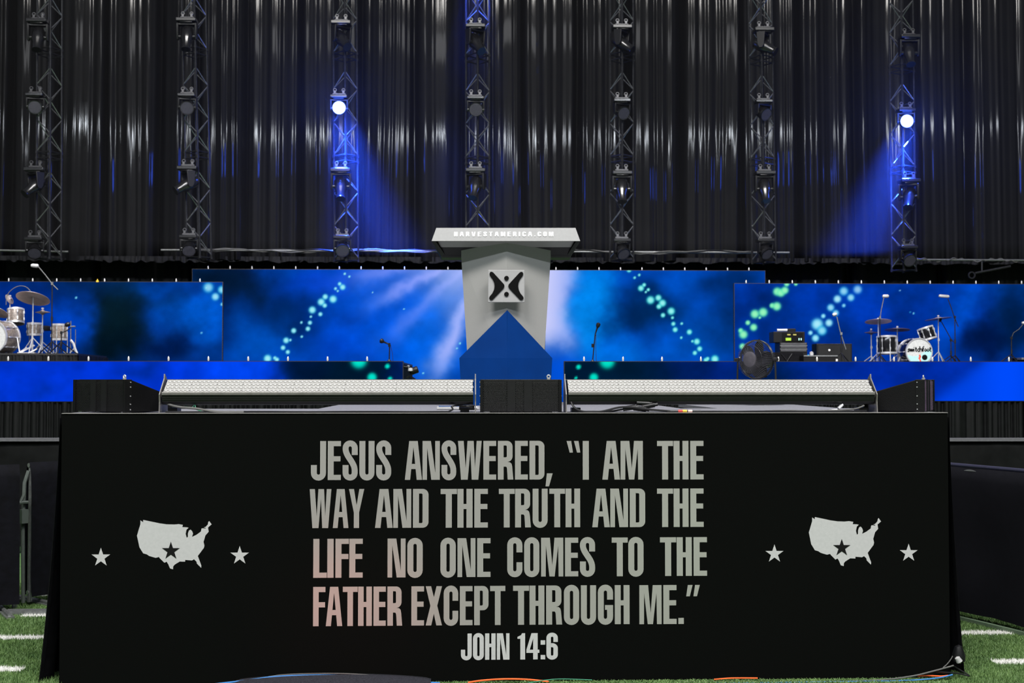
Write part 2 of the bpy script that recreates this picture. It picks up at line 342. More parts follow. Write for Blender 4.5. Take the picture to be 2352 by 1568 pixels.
def f_main(px, py):
    B = [(480,645,85,70,0,(2,20,40),1,1.4),(500,760,40,60,0,(0,30,90),.7,1),(650,735,60,38,15,(0,30,88),.8,1.2),(1690,700,50,90,0,(0,36,92),.8,1.2),(520,690,60,80,0,(2,20,62),.85,1),(560,640,40,40,0,(6,30,90),.6,1),(680,705,80,50,10,(0,34,100),.85,1.1),(790,790,80,40,0,(0,48,160),.7,1),
         (585,780,65,60,-20,(0,82,190),.8,1),(690,650,120,30,-10,(0,58,190),.5,1),(870,720,130,100,0,(0,84,228),.85,1.2),(980,790,90,90,0,(0,104,240),.75,1),(760,640,60,30,0,(10,70,220),.6,1),
         (1360,720,60,150,0,(0,138,242),.95,1.5),(1430,830,90,40,0,(0,110,225),.8,1.2),(1470,715,75,60,-20,(0,36,86),.93,1.6),(1520,720,50,30,0,(0,36,80),.7,1),(1560,650,70,40,0,(0,78,185),.7,1),
         (1600,770,80,60,0,(0,78,178),.7,1),(1680,650,60,40,0,(0,42,105),.8,1),(1700,760,60,40,0,(0,48,115),.7,1),(1540,820,60,40,0,(0,88,200),.6,1),(1590,835,60,14,0,(0,60,150),.4,1),(545,655,85,42,10,(3,24,48),.85,1.2),(640,725,60,40,0,(0,34,84),.6,1),(800,730,60,26,0,(0,50,150),.5,1)]
    c = paint(px, py, (0, 66, 172), B, 16, 1, .09)
    wx = px+26*(fbm(px/40, py/40, 31)-.5); wy = py+26*(fbm(px/40+5, py/40, 41)-.5)
    dx = wx-1135; dy = wy-555; th = np.degrees(np.arctan2(dy, -dx)); r = np.hypot(dx, dy)
    for t0, tw, r0, al, col in ((15, 4.5, 330, .78, (128, 150, 255)), (27, 4.2, 300, .85, (140, 158, 255)), (20, 8, 220, .55, (135, 160, 255)), (42, 4, 320, .66, (100, 135, 250)), (66, 5.0, 335, .92, (172, 184, 255)), (54, 16, 215, .45, (120, 165, 250)), (38, 30, 165, .85, (180, 192, 255))):
        k = (al*np.exp(-((th-t0)/tw)**2)/(1+np.exp((r-r0)/22)))[..., None]; c = c*(1-k)+np.array(col)*k
    k = (1/(1+np.exp(-(px-1165)/16))/(1+np.exp((wx-1312-10*np.sin(py/30))/9))/(1+np.exp((wy-800)/12)))[..., None]*.95
    hot = np.clip(1-(px-1255)/90, 0, 1)[..., None]; c = c*(1-k)+(np.array((150, 175, 255))*(1-hot)+np.array((212, 212, 255))*hot)*k
    k = (1.0*np.exp(-((wx-1290)/60)**2-((wy-850)/45)**2))[..., None]*.8; c = c*(1-k)+np.array((0, 84, 225))*k
    c = dots(c, px, py, LD, (430, 600), 3.675, (60, 215, 235)); return dots(c, px, py, RD, (1250, 600), 5.004, (30, 225, 215))
def f_left(px, py):
    B = [(10,680,60,50,0,(0,55,170),.8,1),(120,650,130,30,0,(3,40,95),.9,1.2),(160,740,70,60,0,(0,70,200),.95,1.4),(60,720,60,80,0,(0,34,120),.8,1),(270,730,65,110,8,(5,24,32),.97,1.7),(250,800,60,40,0,(1,16,26),.8,1),
         (370,690,60,20,0,(3,40,85),.6,1),(350,655,70,22,0,(0,70,170),.7,1),(440,730,80,50,10,(0,86,200),.9,1.3),(380,800,65,35,0,(0,24,74),.9,1.3),(490,700,30,60,0,(0,92,210),.6,1),(480,810,40,30,0,(0,60,150),.6,1)]
    c = paint(px, py, (2, 44, 120), B, 16, 51, .12)
    return dots(c, px, py, [(2010,168,50,(0,140,218)),(2078,257,36,(40,175,235)),(2140,190,38,(0,165,225)),(1989,170,7,(60,220,240)),(735,267,11,(0,160,215)),(1944,606,9,(0,150,220)),(2142,330,16,(0,150,215))], (0, 620), 4.2, (0, 150, 220))
def f_right(px, py):
    B = [(1720,700,70,60,0,(0,34,108),.8,1),(1800,740,80,60,0,(0,40,120),.6,1),(1900,680,90,40,0,(0,52,168),.6,1),(2000,700,60,60,0,(0,62,195),.7,1),(2050,760,80,50,0,(0,36,125),.8,1),(2120,720,60,60,0,(0,44,140),.6,1),
         (2210,700,34,130,22,(0,78,205),.95,1.3),(2330,670,60,30,0,(0,66,165),.7,1),(2270,780,60,42,-35,(0,20,66),.95,1.5),(2330,740,40,80,0,(0,26,60),.8,1.2),(1700,660,30,30,0,(0,70,200),.5,1),(1930,800,90,30,0,(0,34,110),.6,1)]
    c = paint(px, py, (0, 52, 152), B, 16, 71, .12)
    g = (70, 232, 170)
    c = dots(c, px, py, [(425,168,31),(455,178,30),(485,158,28),(500,108,20),(571,108,14),(385,277,19),(422,283,32),(251,343,33),(315,330,34),(289,371,10),(196,411,18),(241,447,27),(140,472,18),(161,503,32),(154,596,23)], (1660, 620), 3.399, g, (200, 255, 200))
    return dots(c, px, py, [(945,165,35,(0,140,222)),(1053,152,36,(0,105,215)),(895,226,29,(80,195,240)),(1000,215,28,(30,160,230)),(843,293,28,(30,165,232)),(945,277,15,(0,140,220)),(882,335,24,(30,165,232)),(785,359,17,(50,190,238)),(738,423,44,(70,205,245)),(775,473,36,(10,170,228)),(829,412,28,(80,200,240)),(685,490,17,(60,195,240)),(724,531,27,(60,200,240)),(1383,160,6,(0,120,220)),(1463,330,5),(1490,338,7)], (1660, 620), 3.399, (0, 150, 225))
def f_bl(px, py):
    B = [(330,850,40,20,0,(0,38,130),.7,1),(90,900,40,22,0,(0,44,160),.6,1),(130,850,160,30,0,(0,50,205),.5,1),(560,840,120,60,0,(0,72,240),.8,1.3),(420,860,40,40,0,(0,56,220),.5,1),(800,860,150,90,0,(0,22,44),1,4),(700,850,60,60,0,(0,22,58),.8,1.5),(915,860,30,40,0,(0,28,88),.6,1)]
    c = paint(px, py, (0, 52, 205), B, 14, 91, .08)
    return dots(c, px, py, [(1449,835,66),(1690,885,19),(1560,980,38),(1712,992,18)], (430, 600), 3.675, (0, 215, 190), (0, 240, 215))
def f_br(px, py):
    B = [(1400,860,200,90,0,(0,26,52),1,3),(1600,850,80,60,0,(0,24,78),.7,1),(1760,850,90,60,0,(0,26,68),.9,1.5),(1900,860,80,60,0,(0,36,125),.8,1.4),(2020,850,80,50,0,(0,38,150),.5,1)]
    c = paint(px, py, (0, 44, 165), B, 14, 111, .10)
    k = (1/(1+np.exp(-((px-2150)-(922-py)*1.15)/12)))[..., None]; c = c*(1-k)+np.array((0, 72, 240))*k*(1+.05*np.sin(px/30)[..., None])
    return dots(c, px, py, [(724,1145,85),(394,1213,26),(570,1335,48),(365,1340,16)], (1250, 600), 5.004, (0, 210, 180), (0, 240, 215))
MY = 22.6
a = W(442, 617, MY); b2 = W(1757, 623, MY)
led('led_wall', 'wide central screen showing blue light rays and two arcs of glowing dots', a.x, b2.x, .95, 4.19, MY, f_main, .021, 0, .5, .35)
SYD = 20.3
a = W(511, 648, SYD); led('side_screen', 'left side screen with dark blue cloud picture behind the pearl drum kit', a.x-5.72, a.x, 1.93, a.z, SYD, f_left, .020, 0, .50, .24)
a = W(1687, 651, SYD); led('side_screen', 'right side screen with green and blue glowing dots behind the black drum kit', a.x, a.x+6.7, 1.93, a.z, SYD, f_right, .020, 0, .50, .26)
led('lower_screen', 'low bright blue screen band on the front of the left main stage', -9.5, xL, 1.33, 1.93, 12.55, f_bl, .020, 0, .6, .53)
led('lower_screen', 'low dark to bright blue screen band on the front of the right main stage', xR, 10.6, 1.33, 1.93, 12.55, f_br, .020, 0, .6, .30)

# ------------------------------------------------------------------ trusses
TY = 23.3; PM = F/(TY-CAM.y)
TR = [(114, 112, 22, 597, 355), (448, 458, 15, 595, 355), (793, 796, 4, 602, 356), (1097, 1097, 0, 605, 364), (1428, 1428, -4, 601, 363), (1748, 1755, -9, 606, 367), (2071, 2076, -17, 624, 385)]
ORD = ['first', 'second', 'third', 'fourth', 'fifth', 'sixth', 'seventh']
LEN = 8.6; RR = .275; RINGS = [2.44, 4.88, 7.32]
brace_mesh = None; chord_mesh = None; ring_mesh = None
for ti, (xt, xb, dl, yb, yr) in enumerate(TR):
    pb = W(xb, yb, TY); pt = W(xt, 100, TY); pm = W(xb, 560, TY)
    lean = math.atan2(pt.x-pm.x, pt.z-pm.z)
    side = ['leftmost', 'left of the blue-lit one', 'with a glowing blue lamp', 'behind the lectern', 'just right of the lectern', 'left of the rightmost', 'rightmost'][ti]
    t = thing('lighting_truss', 'dark lattice lighting truss, %s from the left, %s' % (ORD[ti], side), 'truss', pb, (0, lean, R(dl)), 'seven vertical trusses before the drape')
    cs = [Vector((RR*math.cos(R(90*k)), RR*math.sin(R(90*k)), 0)) for k in range(4)]
    if chord_mesh is None:
        chord_mesh = MB().tube((0, 0, 0), (0, 0, LEN), .024, 8).build('chord', M_truss, t, True, loc=cs[0])
        for k in range(1, 4): inst(chord_mesh, t, cs[k])
    else:
        for k in range(4): inst(chord_mesh, t, cs[k])
    # braces zigzag between neighbouring chords
    hb = .392; fw = RR*math.sqrt(2)
    if brace_mesh is None:
        brace_mesh = MB().tube((-fw/2, 0, 0), (fw/2, 0, hb-.03), .0125, 6).build('brace', M_brace, t, True)
        use = brace_mesh; bfirst = True
        ring_mesh = MB()
        for k in range(4): ring_mesh.tube(cs[k], cs[(k+1) % 4], .016, 6)
        for k in range(4): ring_mesh.lathe([(.036, -.03), (.036, .03)], cs[k], n=8)
        ring_mesh = ring_mesh.build('frame_ring', M_truss, t, True, loc=(0, 0, .03)); rfirst = True
    else: bfirst = rfirst = False
    z0 = {i: 0 for i in range(4)}
    for k in range(4):
        mid = (cs[k]+cs[(k+1) % 4])/2; ang = math.atan2((cs[(k+1) % 4]-cs[k]).y, (cs[(k+1) % 4]-cs[k]).x); ph = k % 2
        segs = [(0, .10), (2.44, .10), (4.88, .10), (7.32, .10)]
        for (b0, off) in segs:
            j = 0
            while off+(j+1)*hb < (2.44 if b0 < 7 else LEN-7.32)-.02:
                up = (j+ph) % 2
                if bfirst: o = brace_mesh; bfirst = False
                else: o = inst(brace_mesh, t)
                o.location = mid+Vector((0, 0, b0+off+j*hb)); o.rotation_euler = (0, 0, ang+(math.pi if up else 0)); j += 1
    for rz in ([] if rfirst else [.03])+[x+s for x in RINGS for s in (-.07, .07)]: inst(ring_mesh, t, (0, 0, rz))

# ------------------------------------------------------------------ moving heads
def head_proto(kind):
    o = thing('moving_head_light', 'x', 'stage light')
    c = MB().box((0, 0, .055), (.30, .05, .035)); c.box((-.10, 0, .10), (.05, .05, .08)).box((.10, 0, .10), (.05, .05, .08))
    c.ring(.036, .012, (-.10, 0, .155), Matrix.Rotation(R(90), 3, 'X'), 14).ring(.036, .012, (.10, 0, .155), Matrix.Rotation(R(90), 3, 'X'), 14)
    c.tube((.10, 0, .16), (.0, .26, .17), .014, 6).build('clamp', mat('clamp_steel', (.10, .10, .105), .4, .8), o, True)
    if kind == 'spot':
        MB().box((0, 0, -.02), (.46, .36, .085)).box((0, 0, -.075), (.30, .30, .03)).build('base', M_head, o, True, .015)
        y = MB().box((0, 0, -.11), (.42, .16, .04))
        for s in (-1, 1): y.prism([(-.10, -.09), (.10, -.09), (.075, -.40), (.04, -.47), (-.04, -.47), (-.075, -.40)], lambda u, v, d, s=s: Vector((s*(.19+d), u, v)), 0, .045)
        y.build('yoke', M_headd, o, True, .008)
        h = MB().lathe([(.07, .24), (.12, .22), (.145, .15), (.15, .02), (.14, -.08), (.105, -.17), (.10, -.30), (.112, -.315), (.112, -.345), (.09, -.345)], n=22)
        h.tube((-.19, 0, 0), (.19, 0, 0), .05, 12)
        for k in range(6): a = k*math.pi/3; h.box((.148*math.cos(a), .148*math.sin(a), .07), (.02, .02, .20), Matrix.Rotation(a, 3, 'Z'))
        h = h.build('lamp_head', M_head, o, True, loc=(0, 0, -.39)); MB().lathe([(.0, -.338), (.088, -.338), (.088, -.332), (.0, -.330)], n=20).build('lens', M_lensd, h, True)
    else:
        MB().box((0, 0, -.01), (.40, .30, .075)).box((0, 0, -.06), (.25, .24, .03)).build('base', M_head, o, True, .02)
        y = MB().box((0, 0, -.09), (.36, .12, .035))
        for s in (-1, 1): y.prism([(-.07, -.075), (.07, -.075), (.05, -.27), (.02, -.33), (-.02, -.33), (-.05, -.27)], lambda u, v, d, s=s: Vector((s*(.172+d), u, v)), 0, .035)
        y.build('yoke', M_headd, o, True, .006)
        h = MB().lathe([(.05, .17), (.11, .15), (.145, .08), (.155, -.02), (.16, -.10), (.160, -.125), (.146, -.125), (.146, -.11)], n=24)
        h.tube((-.17, 0, 0), (.17, 0, 0), .035, 12).tube((-.20, 0, 0), (-.17, 0, 0), .05, 12).tube((.20, 0, 0), (.17, 0, 0), .05, 12)
        h = h.build('lamp_head', M_head, o, True, loc=(0, 0, -.275))
        L = MB().lathe([(.0, -.112), (.146, -.112), (.146, -.105), (0, -.105)], n=24)
        for i in range(-5, 6):
            for j in range(-5, 6):
                x = (i+.5*(j % 2))*.026; y_ = j*.0225
                if math.hypot(x, y_) < .133: L.lathe([(.0120, -.112), (.010, -.119), (.003, -.122)], (x, y_, 0), n=6)
        L.build('lens', M_lens, h, False)
    return o
P_spot = head_proto('spot'); P_wash = head_proto('wash'); used = {'spot': False, 'wash': False}
P_litlens = None
HX = [[(88, 48), (430, 46), (784, 52), (1092, 60), (1428, 62), (1753, 68), (2087, 84)],
      [(82, 218), (430, 219), (779, 222), (1092, 225), (1428, 231), (1753, 233), (2080, 253)],
      [(82, 388), (432, 385), (783, 390), (1092, 390), (1428, 396), (1756, 396), (2088, 414)],
      [(80, 548), (434, 543), (786, 544), None, (1428, 551), (1757, 551), (2085, 567)]]
# (pan, tilt) degrees: tilt swings the beam from straight down towards the front of the stage, pan turns it left or right
DIR = [[(5, 22), (0, 18), (40, 48), (38, 42), (58, 55), (62, 60), (0, 25)],
       [(10, 72), (10, 68), (5, 86), (5, 80), (22, 66), (30, 62), (-5, 86)],
       [(-45, 50), (-60, 60), (5, 26), (-20, 30), (0, 22), (0, 24), (-28, 35)],
       [(15, 52), (12, 55), (10, 60), None, (25, 52), (25, 52), (10, 60)]]
ROWS = ['top', 'second', 'third', 'lowest']
for r_ in range(4):
    kind = 'spot' if r_ in (0, 2) else 'wash'
    for ti in range(7):
        if HX[r_][ti] is None: continue
        proto = P_spot if kind == 'spot' else P_wash
        if used[kind]: o = copy_tree(proto)
        else: o = proto; used[kind] = True
        p = W(HX[r_][ti][0], HX[r_][ti][1], TY-.36); o.location = p
        lit = (r_ == 1 and ti in (2, 6))
        pan, tilt = DIR[r_][ti]
        for ch in o.children:
            if ch.name.startswith('yoke'): ch.rotation_euler = (0, 0, R(pan))
            if ch.name.startswith('lamp_head'):
                ch.rotation_euler = Euler((-R(tilt), 0, R(pan)), 'XYZ')
                if lit:
                    for l in ch.children:
                        l.data = l.data.copy(); l.data.materials.clear(); l.data.materials.append(M_lit); l['label'] = 'glowing blue-white lens'
        nm = 'black round' if kind == 'wash' else 'black long-barrelled'
        tag(o, '%s moving head light%s, %s lamp on the %s truss from left' % (nm, ' glowing blue' if lit else '', ROWS[r_], ORD[ti]),
            'stage light', 'moving head lights on the trusses')
        if lit:
            lp = p+Vector((0, -.14, -.28)); tgt = W(862, 600, 23.6) if ti == 2 else W(1985, 600, 23.7)
            BL = (lp, tgt, ti)
            spot(p+Vector((.02 if ti == 2 else -.02, -.20, -.34)), tgt, 42, 56000, (.02, .08, 1), .9, .35)
            g = bpy.data.lights.new('glow', 'POINT'); g.energy = 220; g.color = (.04, .12, 1); g.shadow_soft_size = .5
            go = bpy.data.objects.new('lamp_glow', g); COL.objects.link(go); go.location = p+Vector((0, -.45, -.30))  # added unseen point light, makes the halo in the haze around the lit lens
tt = W(1092, -70, TY-.36); spot(tt, W(1088, 250, TY+1.6), 24, 14000, (.03, .10, 1), .9, .5)

hz_ = bpy.data.materials.new('stage_haze'); hz_.use_nodes = True; nt = hz_.node_tree; nt.nodes.clear()
vo = nt.nodes.new('ShaderNodeVolumeScatter'); vo.inputs['Density'].default_value = .0075; vo.inputs['Anisotropy'].default_value = .2; vo.inputs['Color'].default_value = (1, 1, 1, 1)
mo = nt.nodes.new('ShaderNodeOutputMaterial'); nt.links.new(vo.outputs[0], mo.inputs['Volume'])
ho = MB().box((0, 22.9, 9.2), (30, 3.4, 9.0)).build('stage_haze', hz_); tag(ho, 'thin theatrical haze hanging around the trusses before the tall drape', 'haze', kind='stuff')

# ------------------------------------------------------------------ pipes and cable runs at the drape foot
def pipe(label, x0, y0, x1, y1, cables, Y=23.62):
    a = W(x0, y0, Y); b = W(x1, y1, Y); o = thing('drape_pipe', label, 'pipe', a)
    MB().tube((0, 0, 0), b-a, .024, 8).build('tube', M_steel, o, True)
    for k in range(cables):
        n = 60; pts = []
        for i in range(n+1):
            t = .04+.9*i/n; p = (b-a)*t; pts.append(p+Vector((0, .035*math.cos(t*30+k*2), .03*math.sin(t*(22+6*k)+k*2.1)-.02*math.sin(t*90+k))))
        MB().path(pts, .014, 5).build('cable', [M_cgrey, M_cable, M_cgrey][k], o, True)
    return o
pipe('thin grey pipe at the far left foot of the tall drape', -30, 574, 157, 578, 0)
pipe('long grey pipe wrapped in cables along the foot of the tall drape', 370, 574, 1813, 580, 3)
pipe('grey cable-wrapped pipe at the far right foot of the tall drape', 2084, 596, 2400, 598, 1)
o = thing('clamp_hook', 'small dark clamp with hanging bracket below the far right pipe', 'clamp', W(2232, 632, 23.62))
MB().ring(.075, .022, (0, 0, 0), Matrix.Rotation(R(90), 3, 'X'), 18).build('hook_ring', M_truss, o, True)
MB().tube((.08, 0, .05), (.95, 0, .22), .03, 8).build('bracket', M_truss, o, True); MB().tube((.25, 0, .10), (.25, 0, .36), .022, 6).build('hanger', M_truss, o, True)

# ------------------------------------------------------------------ front stage
H = 1.4648; FW = 2.44
fs = thing('front_stage', 'black speaking stage with grey bible verse lettering, white maps and stars on its front', 'stage', (0, 0, 0))
fas = MB().box((0, .012, H/2), (2*FW, .024, H-.004)).build('fascia', M_fascia, fs)
MB().box((0, .62, H-.012), (2*FW, 1.18, .024)).build('deck_board', M_deck, fs)
cdx0 = W(775, 932, 2.4).x; cdx1 = W(1503, 932, 2.4).x
MB().box(((cdx0+cdx1)/2, 2.42, H-.012), (cdx1-cdx0, 2.42, .024)).build('deck_board', M_deck, fs)
rx0 = W(1578, 932, 2.4).x; rx1 = W(1829, 932, 2.4).x
MB().box(((rx0+rx1)/2, 2.0, H-.012), (rx1-rx0, 1.58, .024)).build('deck_board', M_deck, fs)
MB().box((0, .02, H+.0015), (2*FW, .05, .003)).build('front_trim', M_edge, fs)
for x in (-2.3, 0, 2.3):
    for y in (.3, 1.1): MB().tube((x, y, 0), (x, y, H-.03), .024, 8).build('stage_leg', M_steel, fs, True)
for x in (cdx0+.15, cdx1-.15, rx1-.1): MB().tube((x, 2.5, 0), (x, 2.5, H-.03), .024, 8).build('stage_leg', M_steel, fs, True)
# side skirts flaring to the ground
def side_skirt(x, sgn, flare, y0, y1, lab):
    n = 90; rows = 14; P = np.zeros((rows, n, 3)); yy = np.linspace(y0, y1, n)
    for j in range(rows):
        t = j/(rows-1); z = (H-.03)*t+.005; fold = .018*np.sin(yy*38)*(1-.5*t)+.012*np.sin(yy*83+1)*(1-t)
        P[j, :, 0] = x+sgn*(flare*(1-t)**1.6+fold+.02); P[j, :, 1] = yy+.03; P[j, :, 2] = z+(0 if j else 0)
    o = grid_mesh('side_skirt', P, M_cloth, fs); o['label'] = lab
side_skirt(-FW, -1, .085, 0, 1.2, 'black cloth skirt hanging on the left end'); side_skirt(FW, 1, .06, 0, 1.2, 'black cloth skirt hanging on the right end')

# glyphs: unit cap height
s_ = .153; w_ = .39; cr = .1185
def arc(cx, cy, r, a0, a1, n=10): return [(cx+r*math.cos(R(a0+(a1-a0)*i/n)), cy+r*math.sin(R(a0+(a1-a0)*i/n))) for i in range(n+1)]
def stroke(pts, w=s_, closed=False):
    L = []; Rr = []; n = len(pts)
    for i, p in enumerate(pts):
        a = pts[i-1] if (i or closed) else p; b = pts[(i+1) % n] if (i < n-1 or closed) else p
        dx, dy = b[0]-a[0], b[1]-a[1]; l = math.hypot(dx, dy) or 1; nx, ny = -dy/l*w/2, dx/l*w/2
        L.append((p[0]+nx, p[1]+ny)); Rr.append((p[0]-nx, p[1]-ny))
    return [[L[i], L[(i+1) % n], Rr[(i+1) % n], Rr[i]] for i in range(n if closed else n-1)]
def bez(a, b, c, d, n=10): return [tuple((1-t)**3*a[k]+3*(1-t)**2*t*b[k]+3*(1-t)*t*t*c[k]+t**3*d[k] for k in (0, 1)) for t in [i/n for i in range(n+1)]]
def rect(x0, y0, x1, y1): return [[(x0, y0), (x1, y0), (x1, y1), (x0, y1)]]
def strip2(O, I): return [[O[i], O[i+1], I[i+1], I[i]] for i in range(len(O)-1)]
hs = s_/2; rs = w_-hs
def bowl(y0, y1, wd, ro=.15):
    ri = .03; O = [(s_, y1)]+arc(wd-ro, y1-ro, ro, 90, 0, 8)+arc(wd-ro, y0+ro, ro, 0, -90, 8)+[(s_, y0)]
    I = [(s_, y1-.12)]+arc(wd-s_-ri, y1-.12-ri, ri, 90, 0, 8)+arc(wd-s_-ri, y0+.12+ri, ri, 0, -90, 8)+[(s_, y0+.12)]
    return strip2(O, I)
topU = arc(w_/2, .82, cr, 180, 0); GL = {}
GL['I'] = (.159, rect(0, 0, .159, 1)); GL['L'] = (.341, rect(0, 0, s_, 1)+rect(s_, 0, .341, .133))
GL['E'] = (.339, rect(0, 0, s_, 1)+rect(s_, 0, .339, .133)+rect(s_, .478, .328, .61)+rect(s_, .867, .339, 1))
GL['F'] = (.338, rect(0, 0, s_, 1)+rect(s_, .478, .328, .61)+rect(s_, .867, .338, 1))
GL['T'] = (.408, rect(.128, 0, .281, 1)+rect(0, .867, .128, 1)+rect(.281, .867, .408, 1))
GL['H'] = (.38, rect(0, 0, s_, 1)+rect(.227, 0, .38, 1)+rect(s_, .48, .227, .61))
GL['J'] = (w_, stroke([(hs, .385)]+arc(w_/2, .18, cr, 180, 360)+[(rs, 1)])); GL['U'] = (w_, stroke([(hs, 1)]+arc(w_/2, .18, cr, 180, 360)+[(rs, 1)]))
GL['O'] = (w_, stroke(arc(w_/2, .82, cr, 0, 180)+arc(w_/2, .18, cr, 180, 360), s_, True))
GL['C'] = (w_, stroke([(rs, .626)]+arc(w_/2, .82, cr, 0, 180)+arc(w_/2, .18, cr, 180, 360)+[(rs, .37)]))
GL['G'] = (w_, stroke([(rs, .63)]+arc(w_/2, .82, cr, 0, 180)+arc(w_/2, .18, cr, 180, 360)+[(rs, .49)])+rect(.184, .37, w_-s_, .49))
GL['S'] = (w_, stroke([(rs, .64)]+arc(w_/2, .82, cr, 0, 180)+bez((hs, .80), (hs, .60), (rs, .46), (rs, .24), 14)+arc(w_/2, .18, cr, 0, -180)+[(hs, .383)]))
GL['D'] = (.397, rect(0, 0, s_, 1)+bowl(0, 1, .397)); GL['P'] = (.385, rect(0, 0, s_, 1)+bowl(.38, 1, .385))
GL['R'] = (.41, rect(0, 0, s_, 1)+bowl(.455, 1, .39)+[[(s_, .455), (.25, .455), (.32, .445), (.362, .41), (.38, .34), (.41, 0), (.26, 0), (.243, .28), (.235, .315), (.215, .335), (s_, .335)]])
al = [(0, 0), (.14, 0), (.224, .83), (.226, .83), (.226, 1), (.113, 1)]
GL['A'] = (.452, [al, [(.452-x, y) for x, y in al][::-1]]+[[(.1685, .278), (.2835, .278), (.270, .41), (.182, .41)]])
GL['V'] = (.452, [[(x, 1-y) for x, y in al][::-1], [(.452-x, 1-y) for x, y in al]])
GL['W'] = (.628, [[(0, 1), (.151, 1), (.205, .30), (.252, 1), (.416, 1), (.452, .30), (.494, 1), (.628, 1), (.539, 0), (.365, 0), (.329, .755), (.259, 0), (.082, 0)]])
GL['M'] = (.57, [[(0, 0), (.118, 0), (.122, .80), (.213, 0), (.348, 0), (.438, .8), (.45, 0), (.57, 0), (.57, 1), (.344, 1), (.289, .285), (.225, 1), (0, 1)]])
GL['N'] = (.456, [[(0, 0), (.118, 0), (.12, .83), (.233, 0), (.456, 0), (.456, 1), (.334, 1), (.338, .17), (.221, 1), (0, 1)]])
GL['Y'] = (.442, [[(.142, 0), (.295, 0), (.295, .395), (.442, 1), (.30, 1), (.221, .58), (.145, 1), (0, 1), (.142, .395)]])
GL['X'] = (.437, [[(0, 0), (.15, 0), (.2185, .30), (.285, 0), (.437, 0), (.31, .5), (.437, 1), (.29, 1), (.2185, .72), (.145, 1), (0, 1), (.125, .5)]])
GL[','] = (.185, [[(0, -.17), (.09, -.17), (.185, .165), (.035, .165)]]); GL['.'] = (.14, rect(0, 0, .14, .155))
GL['<'] = (.356, [[(x+o, y) for x, y in [(0, 1), (.12, 1), (.165, .70), (.08, .70)]] for o in (0, .19)])
GL['>'] = (.36, [[(x+o, y) for x, y in [(0, .71), (.095, .71), (.17, 1), (.045, 1)]] for o in (0, .19)])
GL['1'] = (.27, [[(.10, 0), (.27, 0), (.27, 1), (.16, 1), (.13, .93), (0, .86), (0, .79), (.10, .79)]])
GL['4'] = (.46, [[(.24, 0), (.40, 0), (.40, .25), (.46, .25), (.46, .37), (.40, .37), (.40, 1), (.18, 1), (0, .37), (0, .25), (.24, .25)][:]]); 
GL['4'] = (.46, rect(.24, 0, .40, 1)+rect(0, .25, .24, .37)+rect(.40, .25, .46, .37)+[[(0, .37), (.12, .37), (.24, .80), (.24, 1), (.18, 1)]])
GL[':'] = (.16, rect(0, 0, .16, .165)+rect(0, .56, .16, .725))
GL['6'] = (.407, [[(x*1.04, y) for x, y in q] for q in stroke([(rs, .66)]+arc(w_/2, .82, cr, 0, 180)+arc(w_/2, .18, cr, 180, 360)+arc(w_/2, .42, cr, 0, 90))+rect(s_-.004, .42+cr-hs, w_/2, .42+cr+hs)])
def word_polys(txt, gap=.035):
    x = 0; out = []
    for c in txt:
        g = GL[c]; out += [[(p[0]+x, p[1]) for p in q] for q in g[1]]; x += g[0]+(gap if c not in 'TAYLF' else gap*.3)
    return x-(gap if txt[-1] not in 'TAYLF' else gap*.3), out
def lettering(mb, txt, px0, px1, yb0, yt0, gap=.035, Y=-.0005, depth=.0015):
    a = W(px0, yb0, Y); b = W(px1, yb0, Y); t = W(px0, yt0, Y); wd, P = word_polys(txt, gap); sx = (b.x-a.x)/wd; sz = t.z-a.z
    for k, q in enumerate(P): mb.prism(q, lambda u, v, d: Vector((a.x+u*sx, d, a.z+v*sz)), Y-depth, Y)
LINES = [([('JESUS', 714.1, 898.5), ('ANSWERED', 929.9, 1250.5), (',', 1253, 1269.4), ('<', 1301.4, 1333), ('I', 1338.5, 1352.5), ('AM', 1383.5, 1476.7), ('THE', 1509.3, 1616)], (1102.3, 1012.6), (1100.8, 1012.2), M_vinyl, 'silver lettering reading JESUS ANSWERED, “I AM THE'),
 ([('WAY', 711, 836.4), ('AND', 861.4, 984.2), ('THE', 1012, 1120.5), ('TRUTH', 1145.8, 1332.6), ('AND', 1360.3, 1482), ('THE', 1509.3, 1616.2)], (1212.6, 1123), (1209.8, 1121.6), M_vinyl, 'silver lettering reading WAY AND THE TRUTH AND THE'),
 ([('LIFE', 719.4, 833), ('NO', 890, 970.9), ('ONE', 1011.5, 1126.6), ('COMES', 1165, 1366.9), ('TO', 1405.2, 1478.2), ('THE', 1516, 1624)], (1326.9, 1237.4), (1322, 1233.2), M_vinyl, 'silver lettering reading LIFE NO ONE COMES TO THE'),
 ([('FATHER', 719, 923.8), ('EXCEPT', 944.8, 1160.6), ('THROUGH', 1178.4, 1446.1), ('ME.', 1468.6, 1570.6), ('>', 1576.3, 1607.6)], (1438.3, 1348), (1432.4, 1342.9), M_vinyl, 'silver lettering reading FATHER EXCEPT THROUGH ME.”'),
 ([('JOHN', 1058.7, 1170.2), ('14:6', 1188.6, 1281.4)], (1515.4, 1454.9), (1513.7, 1453.5), M_white, 'white lettering reading JOHN 14:6')]
NICE = {'<': 'opening quotation mark', '>': 'closing quotation mark', ',': 'comma'}
for words, L0, L1, m, lab in LINES:
    xa = words[0][1]; xb = words[-1][2]
    for txt, p0, p1 in words:
        mb = MB(); t = ((p0+p1)/2-xa)/(xb-xa); lettering(mb, txt, p0, p1, L0[0]*(1-t)+L1[0]*t, L0[1]*(1-t)+L1[1]*t, .045)
        o = mb.build('lettering', m, fs); o['label'] = ('white' if m is M_white else 'silver')+' lettering '+(NICE[txt] if txt in NICE else 'reading '+txt)
